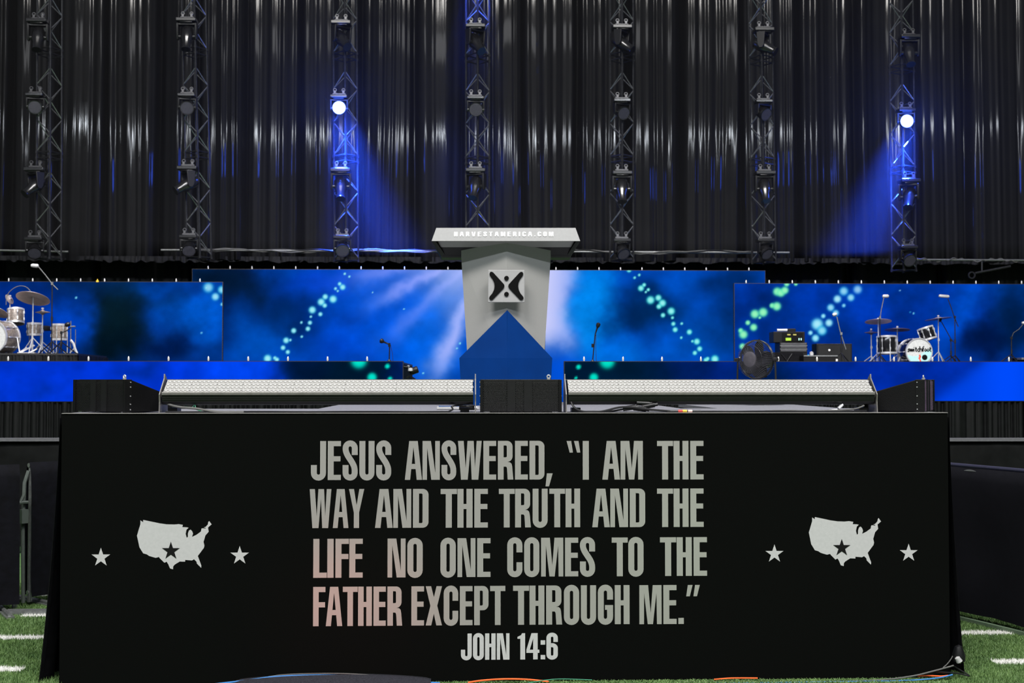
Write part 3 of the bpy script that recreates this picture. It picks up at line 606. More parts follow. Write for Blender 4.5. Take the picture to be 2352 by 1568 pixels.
USA = [(762,185),(795,208),(797,180),(1000,222),(1085,234),(1180,236),(1230,231),(1284,240),(1276,268),(1330,270),(1354,275),(1328,300),(1318,350),(1330,400),(1345,385),(1345,345),(1358,310),(1378,298),(1398,320),(1408,350),(1395,388),(1450,362),(1505,322),(1512,285),(1530,282),(1565,286),(1562,278),(1540,272),(1562,265),(1590,235),(1595,205),(1607,193),(1636,235),(1592,272),(1600,325),(1560,370),(1537,450),(1548,495),(1540,525),(1467,622),(1510,740),(1508,768),(1455,715),(1450,690),(1420,663),(1395,677),(1312,670),(1310,692),(1245,690),(1180,730),(1165,750),(1162,785),(1125,775),(1105,725),(1085,692),(1057,705),(1000,650),(990,635),(950,645),(870,622),(840,602),(797,590),(750,515),(720,372),(762,232)]
def star(cx, cy, r): return [(cx+r*(1 if i % 2 == 0 else .385)*math.sin(math.pi*i/5), cy-r*(1 if i % 2 == 0 else .385)*math.cos(math.pi*i/5)) for i in range(10)]
def decal(name, pix, m, Y=-.0005, depth=.0015):
    return MB().prism(pix, lambda u, v, d: (lambda p: Vector((p.x, d, p.z)))(W(u, v, -.001)), Y-depth, Y).build(name, m, fs)
sx = (2023.5-1857.7)/(1636-720); sy = (1299.5-1186.9)/(785-180)
decal('map_emblem', [(180+x/5.345, 1160+y/5.345) for x, y in USA], M_white)['label'] = 'white country map print at left end'
decal('map_emblem', [(1857.7+(x-720)*sx, 1186.9+(y-180)*sy) for x, y in USA], M_white)['label'] = 'white country map print at right end'
decal('star_emblem', star(392.7, 1264.8, 21.2), M_blackv, -.0022)['label'] = 'black star on the left map'
decal('star_emblem', star(1857.7+(1137-720)*sx, 1257.5, 20.4), M_blackv, -.0022)['label'] = 'black star on the right map'
for cx, cy, r, l in ((231.8, 1279.9, 22.6, 'white star left of the left map'), (550.6, 1275.6, 22.3, 'white star right of the left map'), (1778.8, 1271.6, 21.8, 'white star left of the right map'), (2087, 1269.7, 21.6, 'white star right of the right map')):
    decal('star_emblem', star(cx, cy, r), M_white)['label'] = l

# ------------------------------------------------------------------ lectern
LY = 2.2
pc = W(1163.5, 800, LY); Z0 = H+.003
def lp(px, py, dy=0.):  # local point of the lectern at depth LY+dy
    p = W(px, py, LY+dy); return Vector((p.x-pc.x, dy, p.z-Z0))
lec = thing('lectern', 'tapered silver lectern with X emblem and pointed blue base on the front stage', 'lectern', (pc.x, LY, Z0))
def facet(parts, name, m, L, C, Rr, th=.02, **k):
    """folded panel: left, centre crease and right point columns (front faces), given thickness"""
    mb = MB()
    for A, B in ((L, C), (C, Rr)):
        n = len(A); vs = A+B+[p+Vector((0, th, 0)) for p in A+B]; f = []
        for i in range(n-1): f += [(i, i+1, n+i+1, n+i), (2*n+i, 3*n+i, 3*n+i+1, 2*n+i+1)]
        f += [(i, 2*n+i, 2*n+i+1, i+1) for i in range(n-1)]+[(n+i, n+i+1, 3*n+i+1, 3*n+i) for i in range(n-1)]
        f += [(0, n, 3*n, 2*n), (n-1, 3*n-1, 4*n-1, 2*n-1)]; mb.add(vs, f)
    return mb.build(name, m, parts, **k)
dB = .10
facet(lec, 'front_panel', M_alu, [lp(1059.5, 560, dB), lp(1059.5, 590, dB), lp(1076, 860, dB)], [lp(1163.5, 556, 0), lp(1163.5, 590, 0), lp(1165, 860, 0)], [lp(1265, 560, dB), lp(1265, 590, dB), lp(1247, 860, dB)])
facet(lec, 'blue_base', M_blue, [lp(1165, 712.5, -.022)+Vector((-.002, 0, 0)), lp(1055, 822, dB-.03), lp(1061, 940, dB-.03)], [lp(1165, 712, -.026), lp(1165, 822, -.045), lp(1165, 940, -.045)], [lp(1165, 712.5, -.022)+Vector((.002, 0, 0)), lp(1268.5, 822, dB-.03), lp(1263, 940, dB-.03)], .02)['label'] = 'blue pointed base shroud'
# body behind the panels
mb = MB(); zt = lp(1163, 565, dB).z
bw_ = [(lp(1064, 590, dB+.03).x, zt), (lp(1262, 590, dB+.03).x, zt), (lp(1246, 900, dB+.03).x, .0), (lp(1080, 900, dB+.03).x, 0)]
mb.prism(bw_, lambda u, v, d: Vector((u, d, v)), dB+.025, dB+.32).build('body', M_under, lec)
# sloped desk with front lip
a = lp(1002, 523, -.05); b = lp(1322, 523, -.05); c = lp(1333, 553.5, -.09); d = lp(991, 553.5, -.09)
mb = MB(); th = Vector((0, .018, 0)); mb.add([a, b, c, d, a+th, b+th, c+th, d+th], [(0, 1, 2, 3), (7, 6, 5, 4), (0, 4, 5, 1), (1, 5, 6, 2), (2, 6, 7, 3), (3, 7, 4, 0)]).build('front_lip', M_lip, lec, bevel=.002)
e = lp(1312, 588, .16); f_ = lp(1013, 588, .16)
# hollow underside tray: tapered skirt with a sunken middle
c2 = c+Vector((-.03, .02, .0)); d2 = d+Vector((.03, .02, .0)); e2 = e+Vector((-.03, -.01, .008)); f2 = f_+Vector((.03, -.01, .008))
back = [a+Vector((0, .42, -.05)), b+Vector((0, .42, -.05))]
eb = e+Vector((.0, .20, -.01)); fb = f_+Vector((0, .20, -.01))
MB().add([d, c, e, f_, d2, c2, e2, f2], [(0, 1, 5, 4), (1, 2, 6, 5), (2, 3, 7, 6), (3, 0, 4, 7)]).add([c, b, back[1], eb, e], [(0, 1, 2, 3, 4)]).add([d, a, back[0], fb, f_], [(4, 3, 2, 1, 0)]).add([e, f_, fb, eb], [(0, 1, 2, 3)]).build('tray', M_under, lec, fix=False)
ins = Vector((0, .012, .022)); up_ = Vector((0, .02, .034)); MB().add([d2+up_+Vector((-.02, 0, 0)), c2+up_+Vector((.02, 0, 0)), e2+Vector((.02, .03, -.016)), f2+Vector((-.02, .03, -.016))], [(0, 1, 2, 3)]).build('tray_bottom', M_under, lec, fix=False)
MB().add([d2+ins, c2+ins, c2*.45+e2*.55+ins*.6, d2*.45+f2*.55+ins*.6], [(0, 1, 2, 3)]).build('tray_panel', M_alu, lec, fix=False)
MB().add([a, b, back[1], back[0]], [(0, 1, 2, 3)]).build('desk_top', M_lip, lec, fix=False)
mb = MB(); x = 1043.0
up = (a-d).normalized(); nrm = Vector((0, -1, 0)); txt = 'HARVESTAMERICA.COM'; wl = {'I': 3.6, '.': 3, 'M': 10.2, 'A': 9.4, 'V': 9.2}
gaps = (1271-1043-sum(wl.get(ch, 8.1) for ch in txt))/17
for ch in txt:
    wpx = wl.get(ch, 8.1); g = GL[ch]; p0 = lp(x, 542.5, -.077); p1 = lp(x+wpx, 542.5, -.077); sc = (p1.x-p0.x)/g[0]; hgt = lp(x, 532.3, -.063)-lp(x, 542.5, -.077)
    for q in g[1]: mb.prism(q, lambda u, v, dd: p0+Vector((u*sc, 0, 0))+hgt*v+Vector((0, dd, 0)), -.003, .004)
    x += wpx+gaps
mb.build('lettering', mat('bright_white', (.95, .95, .95), .4), lec)['label'] = 'white lettering reading HARVESTAMERICA.COM'
# emblem plate
ec = lp(1163, 657, -.05); hw = (W(1205, 657, LY).x-W(1121.5, 657, LY).x)/2
pl = MB().box((ec.x, -.045, ec.z), (2*hw, .02, hw*1.78)).build('emblem_plate', M_lip, lec, bevel=.004)
MB().box((ec.x-.06, -.02, ec.z), (.02, .05, .1)).box((ec.x+.06, -.02, ec.z), (.02, .07, .1)).build('standoff', M_under, pl)
def em(u, v): return (ec.x+(u-760)/3.409/84*2*hw, ec.z-(v-535)/3.409/84*2*hw)
arm = [(628, 437), (634, 425), (646, 423), (656, 430)]+[(742, 520), (745, 536), (742, 552)]+[(656, 638), (646, 645), (634, 641), (627, 630), (628, 618)]+[(655, 580), (668, 535), (655, 490), (628, 450)]
arm = [(628, 437), (634, 425), (646, 423), (658, 430), (742, 522), (745, 536), (740, 551), (655, 640), (643, 645), (631, 641), (625, 630), (629, 617), (650, 592), (664, 562), (668, 535), (664, 508), (650, 478), (630, 452)]
fe = lambda u, v, d: Vector((u, d, v))
mb = MB(); mb.prism([em(*p) for p in arm], fe, -.063, -.054); mb.prism([em(1520-x, y) for x, y in arm][::-1], fe, -.063, -.054)
for cy in (473, 598): mb.prism([em(761+18*math.cos(t), cy+18*math.sin(t)) for t in [i*math.tau/20 for i in range(20)]], fe, -.063, -.054)
mb.build('emblem', M_ink, pl)['label'] = 'black X shaped emblem with two dots'

# ------------------------------------------------------------------ speakers on the stage lip
def speaker(label, loc, rz, group='low stage front speakers'):
    o = thing('front_fill_speaker', label, 'speaker', loc, (0, 0, rz), group); w2, h = .228, .182
    # trapezoid cabinet: front face toward -Y, tapering to the back
    q = [(-w2, 0, 0), (w2, 0, 0), (w2, 0, h), (-w2, 0, h), (-w2*.82, .31, 0), (w2*.82, .31, 0), (w2*.82, .31, h*.50), (-w2*.82, .31, h*.50)]
    q = [Vector(v)+Vector((0, .03, .002)) for v in q]
    MB().add(q, [(0, 1, 2, 3), (7, 6, 5, 4), (1, 5, 6, 2), (0, 3, 7, 4), (3, 2, 6, 7), (0, 4, 5, 1)]).build('cabinet', M_speak, o, bevel=.004)
    for q_ in (-1, 1): MB().box((q_*(w2-.008), .02, h/2), (.016, .05, h)).build('end_flange', M_speak, o, bevel=.002)
    g = MB().box((0, .012, h/2), (2*w2-.03, .003, h-.006))
    gr = g.build('grille_backing', M_grille, o)
    # perforated sheet as a real hexagonal wire net
    net = MB(); px_ = .0075; rows = int((h-.008)/(px_*.87)); cols = int((2*w2-.034)/px_)
    for j in range(rows):
        for i in range(cols):
            x = -w2+.02+(i+.5*(j % 2))*px_; z = .006+j*px_*.87
            if -.078 < x < -.030 or .018 < x < .062: continue
            R1 = px_*.5; vs = []
            for k in range(6):
                t = math.pi/6+k*math.pi/3; vs += [(x+R1*1.06*math.cos(t), .004, z+R1*1.06*math.sin(t)), (x+R1*.72*math.cos(t), .0045, z+R1*.72*math.sin(t))]
            net.add(vs, [(2*k, 2*k+1, (2*k+3) % 12, (2*k+2) % 12) for k in range(6)])
    n_ = net.build('perforated_grille', M_strip, o, fix=False); n_['kind'] = 'stuff'
    for xx in (-.054, .040): MB().box((xx, .003, h/2), (.046, .006, h-.004)).build('grille_band', M_strip, o)
    MB().tube((w2-.07, .05, h), (w2-.07, .05, h+.010), .010, 8).ring(.009, .004, (w2-.07, .05, h+.016), Matrix.Rotation(R(90), 3, 'X'), 10).build('rigging_pin', M_chrome, o, True)
    bb = MB()
    for sx_ in (-1, 1):
        for z in (.015, .045, .09, .14, h-.015): bb.tube((sx_*(w2), .035, z), (sx_*(w2+.003), .035, z), .0035, 6)
    bb.build('screws', M_chrome, o)['kind'] = 'stuff'
    for q_ in (-.19, .19): MB().box((q_, .03, .001), (.03, .03, .004)).build('foot', M_chrome, o)
    return o
p = W(1196, 947, .14); speaker('black perforated speaker facing front between the two light battens', (p.x, .10, H+.004), 0)
p = W(172, 947, .30); p2 = W(283, 947, .12)
o = speaker('black wedge-sided speaker at the left end, turned away to the left', ((p.x+p2.x)/2, .21, H+.004), R(-37))
p = W(2143, 947, .45)
o = speaker('black wedge-sided speaker at the right end, turned away to the right', (p.x-.085, .28, H+.004), R(63))
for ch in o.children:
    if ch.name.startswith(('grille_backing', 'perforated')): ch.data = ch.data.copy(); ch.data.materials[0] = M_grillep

# ------------------------------------------------------------------ light battens
def batten(label, px0, px1):
    x0 = W(px0, 900, .15).x; x1 = W(px1, 900, .15).x; L = x1-x0
    o = thing('light_batten', label, 'stage light', (x0, .10, H+.003))
    body = [(.02, .045), (.0, .060), (-.004, .098), (.012, .106), (.125, .178), (.15, .178), (.175, .15), (.175, .07), (.13, .04)]
    fx = lambda u, v, d: Vector((d, u, v))
    MB().prism(body, fx, .012, L-.012).build('housing', M_batt, o, bevel=.002)
    ribs = MB()
    for k in range(3): ribs.box((L/2, -.004+.001*k, .094-.010*k), (L-.03, .006, .003))
    ribs.build('cooling_rib', mat('rib_black', (.02, .02, .02), .4, .3), o); 
    MB().box((L/2, -.006, .106), (L-.024, .012, .017)).build('front_lip', M_lipm, o, bevel=.002)
    MB().box((L/2, .142, .182), (L-.01, .028, .005)).build('top_rail', M_lipm, o)
    # lens field
    a0 = Vector((0, .016, .110)); a1 = Vector((0, .122, .177)); sl = (a1-a0); sn = Vector((0, -sl.z, sl.y)).normalized(); ang = math.atan2(sl.z, sl.y)
    ng = 12; pitch = (L-.03)/ng; first = None
    for g in range(ng):
        if first is None:
            mb = MB(); mb.box(Vector((pitch/2, 0, 0))+sl*.5, (pitch-.0012, sl.length, .004), Matrix.Rotation(ang, 3, 'X'))
            base = mb.build('lens_module', M_lensbase, o, loc=Vector((.015, 0, 0))+a0+sn*.003)
            dm = MB(); M3 = Matrix.Rotation(ang, 3, 'X'); lr = pitch/6*.47
            for j in range(4):
                for i in range(6):
                    c = Vector((pitch/12+i*pitch/6+(.25 if j % 2 else -.0)*pitch/6*.9, 0, 0))+sl*(.13+.245*j)+sn*.002
                    dm.lathe([(lr, 0), (lr*.97, .0035), (lr*.80, .0048), (lr*.66, .0026), (lr*.35, .0050), (0.0005, .0058)], c, M3, 12)
            first = (base, dm.build('lenses', M_lensb, base, True))
        else:
            b = inst(first[0], o, Vector((.015+g*pitch, 0, 0))+a0+sn*.003); inst(first[1], b)
    # end brackets
    prof = [(-.012, .0), (-.006, .06), (-.012, .10), (.10, .190), (.105, .215), (.112, .215), (.15, .19), (.18, .15), (.18, .0)]
    for x in (0, L): MB().prism([(u, v) for u, v in prof], fx, x-.003, x+.003).build('end_bracket', M_lipm, o)
    for x in (.06, L-.06): MB().box((x, .10, .012), (.05, .10, .024)).build('foot', M_batt, o)
    return o
batten('long white-lensed light batten left of the centre speaker', 372, 1092)
batten('long white-lensed light batten right of the centre speaker', 1299, 2007)

# ------------------------------------------------------------------ cables on the deck
def cable(name, label, pts, r, m, n=8, parts=(), cat='cable'):
    """smooth Catmull-Rom tube through world points"""
    P = [Vector(p) for p in pts]; out = []
    for i in range(len(P)-1):
        p0 = P[max(i-1, 0)]; p1 = P[i]; p2 = P[i+1]; p3 = P[min(i+2, len(P)-1)]
        for k in range(n):
            t = k/n; out.append(.5*((2*p1)+(p2-p0)*t+(2*p0-5*p1+4*p2-p3)*t*t+(3*p1-p0-3*p2+p3)*t**3))
    out.append(P[-1]); o = MB().path(out, r, 7).build(name, m, None, True); tag(o, label, cat); return o
def dk(px, Y, z=.007): q = W(px, 940, Y); return (q.x, Y, H+z)
cable('power_cable', 'black cable lying along the deck edge under the left light batten', [dk(380, .06), dk(440, .05), dk(560, .09), dk(700, .05), dk(820, .08), dk(950, .05), dk(1030, .06)], .0055, M_cable)
cable('power_cable', 'thick grey cable spliced under the left end of the left batten', [dk(385, .12, .05), dk(410, .08, .035), dk(450, .07, .026), dk(500, .06, .008), dk(560, .06, .007)], .0065, M_cgrey)
cable('power_cable', 'thin green wire curling under the left light batten', [dk(425, .14, .04), dk(440, .12, .03), dk(447, .12, .045), dk(452, .10, .02), dk(470, .09, .006)], .0028, M_cgreen)
cable('power_cable', 'black looped cable rising beside the right end of the left batten', [dk(1030, .10), dk(1040, .11, .02), dk(1038, .12, .035), dk(1055, .13, .042), dk(1075, .12, .036), dk(1086, .1, .03)], .005, M_cable)
cable('power_cable', 'black cable pair sagging under the left end of the right batten', [dk(1312, .08, .06), dk(1320, .06, .03), dk(1340, .05, .008), dk(1380, .05, .008), dk(1420, .06, .03), dk(1450, .06, .032), dk(1490, .05, .02), dk(1540, .05, .01)], .006, M_cable)
cable('power_cable', 'second black cable running beneath the right batten to the plug cluster', [dk(1340, .09, .007), dk(1400, .08, .009), dk(1440, .07, .022), dk(1480, .07, .018), dk(1530, .06, .012), dk(1560, .06, .008)], .005, M_cable)
cable('power_cable', 'long black cable along the deck edge under the right half of the right batten', [dk(1606, .05), dk(1650, .055), dk(1690, .045), dk(1760, .07), dk(1860, .05), dk(1930, .05), dk(1990, .07, .01)], .006, M_cable)
cable('power_cable', 'light grey cable snaking along the deck under the right end of the right batten', [dk(1740, .09), dk(1800, .07, .012), dk(1850, .08, .010), dk(1900, .06, .012), dk(1960, .08, .02), dk(1985, .09, .04)], .0045, M_cgrey)
o = thing('plug_cluster', 'bundle of black cable plugs lying under the right batten', 'plug', dk(1470, .08, .003))
for k, (dx, dz, an) in enumerate(((-.06, .025, .15), (0, .02, -.1), (.05, .035, .2), (.02, .05, -.05))):
    c = Vector((dx, .01*k, dz)); d = Vector((math.cos(an), 0, math.sin(an)))*.035; MB().tube(c-d, c+d, .014, 10).tube(c+d, c+d*1.5, .010, 8).build('plug', M_cable, o, True)
tc = thing('taped_cable', 'black cable marked with red, yellow and pink tape under the right batten', 'cable', dk(1585, .05, .004))
MB().tube((-.13, 0, .006), (.06, 0, .006), .006, 8).build('cable', M_cable, tc, True)
for x, m in ((-.055, M_red), (-.03, M_yel), (.0, M_pink)): MB().tube((x-.012, 0, .006), (x+.012, 0, .006), .0075, 8).build('tape_band', m, tc, True)
o = thing('cable_connector', 'short silver connector lying under the far right end of the right batten', 'connector', dk(1915, .10, .01))
MB().tube((-.03, 0, .0), (.02, 0, .004), .008, 8).tube((.03, .01, .012), (.055, .02, .035), .010, 8).build('barrel', M_chrome, o, True)
bd = thing('deck_plate', 'pale flat plate lying on the deck behind the left batten', 'plate', dk(1052, .9, .003))
MB().box((0, 0, .008), (.26, .10, .016)).build('plate', M_whitep, bd, bevel=.002); MB().box((.0, .02, .018), (.24, .05, .004)).build('blue_face', M_blue, bd)
jb = thing('junction_box', 'small black junction box on the deck beside the left batten end', 'box', dk(1072, .45, .003))
MB().box((0, 0, .02), (.09, .06, .03)).build('case', M_batt, jb, bevel=.003); MB().tube((.045, 0, .02), (.06, 0, .02), .008, 8).build('socket', M_chrome, jb, True)

# ------------------------------------------------------------------ fan
fc = W(1737, 826, 2.3); fn = thing('floor_fan', 'round black floor fan standing behind the right light batten', 'fan', (fc.x, 2.3, H+.002), (0, 0, R(-48)))
hz = fc.z-H; Mx = Matrix.Rotation(R(90), 3, 'X')   # axis along local Y, front = -Y
rr = .140; Mt = Matrix.Rotation(R(82), 3, 'X')
mb = MB()
for k in range(64):
    t = k*math.tau/64; pts = []
    for q, dy in ((.055, -.085), (.10, -.072), (.135, -.045), (rr, 0), (.14, .04), (.075, .07)):
        pts.append((q*math.cos(t), dy, hz+q*math.sin(t)))
    mb.path(pts, .0013, 3)
cg = mb.build('wire_cage', M_glass, fn); cg['kind'] = 'stuff'
mb = MB(); mb.ring(rr+.002, .005, (0, 0, hz), Mx, 40).ring(rr+.001, .004, (0, .014, hz), Mx, 40).ring(.10, .002, (0, -.072, hz), Mx, 36); mb.build('cage_ring', M_fan, fn, True)
MB().lathe([(.0, .090), (.04, .091), (.056, .086), (.058, .078), (0, .076)], (0, 0, hz), Matrix.Rotation(R(90), 3, 'X'), 28).build('hub_cap', M_hub, fn, True)
bl = None
for k in range(5):
    if bl is None:
        bl = MB(); vs = []
        for i in range(6):
            r0 = .03+.1*i/5; wv = .035+.02*math.sin(i/5*3.14)
            vs += [(r0, -.018, -wv), (r0+.004*i, .018, wv)]
        bl.add(vs, [(2*i, 2*i+1, 2*i+3, 2*i+2) for i in range(5)]); bl = bl.build('blade', mat('fan_blade', (.012, .012, .015), .3), fn, True, loc=(0, 0, hz), fix=False)
    else: inst(bl, fn, (0, 0, hz), (0, k*math.tau/5, 0))
MB().lathe([(.045, -.05), (.062, -.06), (.066, -.12), (.058, -.155), (.03, -.165), (.0, -.166)], (0, 0, hz), Mx, 24).build('motor_housing', M_fan, fn, True)
st = MB().path([(-.165, 0, hz), (-.17, 0, hz*.5), (-.14, 0, .035), (-.05, .0, .012), (.05, 0, .012), (.14, 0, .035), (.17, 0, hz*.5), (.165, 0, hz)], .007, 7)
st.path([(-.14, -.11, .008), (.14, -.11, .008), (.15, -.06, .008), (.15, .13, .008), (.0, .15, .008), (-.15, .13, .008), (-.15, -.06, .008), (-.14, -.11, .008)], .007, 6).box((0, .01, .010), (.05, .28, .012)).build('stand', M_fan, fn, True)
for s in (-1, 1): MB().tube((s*.155, 0, hz), (s*.185, 0, hz), .014, 10).build('tilt_knob', M_fan, fn, True)

# ------------------------------------------------------------------ musicians' risers and gear
def drum(name, label, cat, loc, rot, r, h, shell, nl=8, head=M_skin, legs=0, group=None, legz=0):
    o = thing(name, label, cat, loc, rot, group); 
    MB().lathe([(r*.97, .0), (r*.985, .01), (r*.985, h-.01), (r*.97, h)], n=28).build('shell', shell, o, True)
    for z in (0, h): MB().lathe([(r*.96, z-.02), (r*1.03, z-.02), (r*1.03, z+.015), (r*.96, z+.015)], n=28, close=True).build('hoop', M_chrome, o, True)
    MB().lathe([(.001, h+.004), (r*.95, h+.003), (r*.97, h-.002)], n=28).build('drum_head', head, o, True)
    lug = None
    for k in range(nl):
        t = k*math.tau/nl
        if lug is None: lug = MB().tube((r*1.02, 0, -.01), (r*1.02, 0, h+.01), .006, 6).box((r*1.0, 0, h*.75), (.03, .022, .05)).box((r*1.0, 0, h*.25), (.03, .022, .05)).build('tension_lug', M_chrome, o, True)
        else: inst(lug, o, None, (0, 0, t))
    for k in range(legs):
        t = k*math.tau/3+.5; MB().tube((r*1.04*math.cos(t), r*1.04*math.sin(t), h*.5), (r*1.04*math.cos(t), r*1.04*math.sin(t), -legz), .009, 6).build('leg', M_chrome, o, True)
    return o
def tripod(o, z, spread, m=M_chrome, r=.009):
    for k in range(3):
        t = k*math.tau/3+.6; MB().tube((0, 0, z), (spread*math.cos(t), spread*math.sin(t), .012), r, 6).lathe([(.018, 0), (.014, .03)], (spread*math.cos(t), spread*math.sin(t), 0), n=8).build('leg', m, o, True)
def cymbal_stand(label, px, Y, zf, py, r, tilt, m=M_bronze, boom=0, name='cymbal_stand', two=False):
    top = W(px, py, Y); o = thing(name, label, 'cymbal', (top.x-boom, Y, zf)); hgt = top.z-zf
    tripod(o, hgt*.30, .26)
    if boom: MB().tube((0, 0, .05), (0, 0, hgt*.82), .012, 8).tube((0, 0, hgt*.82), (boom, 0, hgt-.03), .009, 8).box((0, 0, hgt*.82), (.04, .04, .05)).build('pole', M_chrome, o, True)
    else: MB().tube((0, 0, .05), (0, 0, hgt), .011, 8).box((0, 0, hgt*.55), (.035, .035, .05)).build('pole', M_chrome, o, True)
    M3 = Euler(tilt).to_matrix()
    pr = [(.0, .032), (.02, .031), (r*.2, .022), (r*.28, .010), (r, -.012), (r, -.015), (r*.28, .006), (.001, .026)]
    c = MB().lathe(pr, (boom, 0, hgt), M3, 32).build('cymbal', m, o, True)
    if two: MB().lathe([(p[0], -p[1]-.03) for p in pr][::-1], (boom, 0, hgt), M3, 32).build('cymbal', m, o, True)
    MB().tube((boom, 0, hgt), (boom, 0, hgt+.07), .005, 6).box((boom, 0, hgt+.055), (.04, .012, .02)).build('wing_nut', M_chrome, o, True); return o
def mic_stand(label, px, Y, zf, pts, mpx, msz=(.16, .03), mcol=None, mdir=(1, 0, .0), sleeve=M_blackm, polem=M_blackm, name='microphone_stand', legs=True, zpole=None):
    """pts: boom points in pixels from the pole top on; the microphone sits at mpx"""
    p0 = W(px[0], px[1], Y); o = thing(name, label, 'microphone stand', (p0.x, Y, zf)); loc = Vector((p0.x, Y, zf))
    MB().tube((0, 0, .03), p0-loc, .011, 8).lathe([(.02, (p0-loc).z*.5-.04), (.02, (p0-loc).z*.5+.04)], n=8).build('pole', polem, o, True)
    if legs: tripod(o, .22, .28, M_blackm, .010)
    else: MB().lathe([(.14, 0), (.14, .012), (.03, .03), (.02, .05)], n=20).build('round_base', M_blackm, o, True)
    if pts: MB().path([W(x, y, Y)-loc for x, y in pts], .009, 6).box(p0-loc, (.035, .035, .05)).build('boom_arm', sleeve, o, True)
    mp = W(mpx[0], mpx[1], Y)-loc; d = Vector(mdir).normalized()
    M3 = d.to_track_quat('Z', 'Y').to_matrix(); L, r = msz
    MB().lathe([(.001, -L/2), (r*.7, -L/2+.003), (r, -L/2+.03), (r, L/2-.02), (r*.6, L/2), (.001, L/2)], mp, M3, 12).build('microphone', mcol or M_whitep, o, True)
    return o
# left riser and pearl kit
KY = 16.0; ZR = 2.10
c0 = (-9.6, 14.4); c1 = (W(178, 815, 14.9).x, 14.9); c2_ = (W(245, 820, 17.4).x, 17.4); c3 = (W(190, 820, 18.6).x, 18.6); c4 = (-9.6, 18.6)
rs_ = thing('drum_riser', 'low black riser with pleated front under the pearl drum kit', 'riser', (c1[0], c1[1], zs))
fr = lambda u, v, d: Vector((u-c1[0], v-c1[1], d))
MB().prism([c0, c1, c2_, c3, c4], fr, ZR-zs-.03, ZR-zs).build('riser_top', M_under, rs_)
MB().prism([(c0[0], c0[1]+.05), (c1[0]-.03, c1[1]+.05), (c2_[0]-.06, c2_[1]), (c3[0]-.05, c3[1]-.04), (c4[0], c4[1]-.04)], fr, .002, ZR-zs-.031).build('riser_body', M_cloth, rs_)
for (q0, q1) in ((c0, c1), (c1, c2_)):
    L_ = math.hypot(q1[0]-q0[0], q1[1]-q0[1]); o_ = pleats('riser_skirt', 0, L_, .004, ZR-zs-.03, 0, .06, .03, 200, M_satin, rs_, .012, 3)
    o_.location = (q0[0]-c1[0], q0[1]-c1[1]+.03, 0); o_.rotation_euler = (0, 0, math.atan2(q1[1]-q0[1], q1[0]-q0[0]))
p = W(16, 779, KY); r0 = .29
bd_ = drum('bass_drum', 'pearl bass drum with white front head and black port at the far left edge', 'drum', (p.x-.02, KY-.05, p.z), (R(90), 0, R(-12)), r0, .42, M_shell, 10)
MB().lathe([(.001, .012), (.055, .012), (.065, .006)], (.03, -.01, .42), n=20).build('port_ring', M_lensd, bd_, True)
MB().tube((.30, .0, .10), (.38, -.30, .14), .012, 6).build('spur', M_chrome, bd_, True)
bd_.location.z = ZR+r0*1.03
p = W(34, 741, KY+.1); tm = drum('rack_tom', 'pearl rack tom above the pearl bass drum', 'drum', (p.x, KY+.15, p.z), (R(-12), R(-5), 0), .145, .24, M_shell, 6)
p = W(75, 760, KY+.5); drum('snare_drum', 'pearl side tom half hidden behind the cymbal stands of the left kit', 'drum', (p.x, KY+.6, p.z-.06), (0, 0, 0), .13, .20, M_shell, 6, legs=3, legz=p.z-.06-ZR-.02)
p = W(136, 779, KY); drum('floor_tom', 'pearl floor tom on legs at the right of the left kit', 'drum', (p.x, KY, p.z), (0, 0, 0), .135, .26, M_shell, 8, legs=3, legz=p.z-ZR)
cymbal_stand('large tilted bronze cymbal on a chrome stand above the pearl kit', 76, KY-.2, ZR, 684, .29, (R(-22), R(4), 0))
cymbal_stand('purple-lit cymbal cut by the left edge of the picture', -2, KY, ZR, 716, .17, (R(-30), R(14), 0))
cymbal_stand('hi-hat cymbal pair on a thin stand left of the tall black microphone stand', 98, KY+.2, ZR, 715, .13, (R(4), 0, 0), M_bronzed, 0, 'hi_hat', True)
cymbal_stand('small splash cymbal turned on edge above the pearl rack tom', 23, KY+.5, ZR, 686, .10, (R(15), R(62), 0), M_bronzed, 0, 'splash_stand')
mic_stand('tall black overhead microphone stand with grey boom over the pearl kit', (120, 651), KY-.35, ZR, [(133, 665), (120, 652), (104, 631), (88, 612)], (80, 610), (.13, .035), None, (1, 0, -.08), M_cgrey)
cable('microphone_cable', 'thin grey cable arching above the large cymbal of the pearl kit', [W(x, y, KY+.1) for x, y in ((14, 700), (16, 680), (26, 666), (42, 657), (58, 658), (68, 666), (73, 674))], .006, M_cgrey)
mic_stand('short black microphone stand beside the pearl floor tom', (141, 764), KY-.3, ZR, [(141, 764), (152, 760), (163, 752)], (155, 745), (.09, .04), M_blackm, (1, 0, .4))
st_ = thing('folded_stand', 'white folded music stand leaning at the right end of the left riser', 'stand', (W(166, 800, KY).x, KY, ZR))
MB().tube((-.03, 0, .01), (-.03, 0, .60), .009, 6).tube((.055, 0, .02), (.055, 0, .45), .007, 6).tube((-.03, 0, .50), (.055, 0, .50), .012, 6).build('pole', M_steel, st_, True)
MB().path([(-.02, -.03, .26), (.03, -.03, .20), (.06, -.03, .10), (.10, -.03, .01)], .022, 6).tube((.05, -.03, .12), (-.03, -.03, .03), .010, 6).tube((-.14, -.03, .06), (-.05, -.03, .0), .016, 6).build('folded_legs', M_whitep, st_, True)
pd = thing('drum_throne', 'dark drum stool partly hidden behind the pearl kit', 'stool', (W(90, 790, KY+.8).x, KY+.9, ZR))
MB().lathe([(.17, .46), (.18, .48), (.18, .53), (.15, .55)], n=20).build('seat', M_blackm, pd, True); MB().tube((0, 0, .1), (0, 0, .46), .02, 8).build('pole', M_chrome, pd, True); tripod(pd, .2, .24)
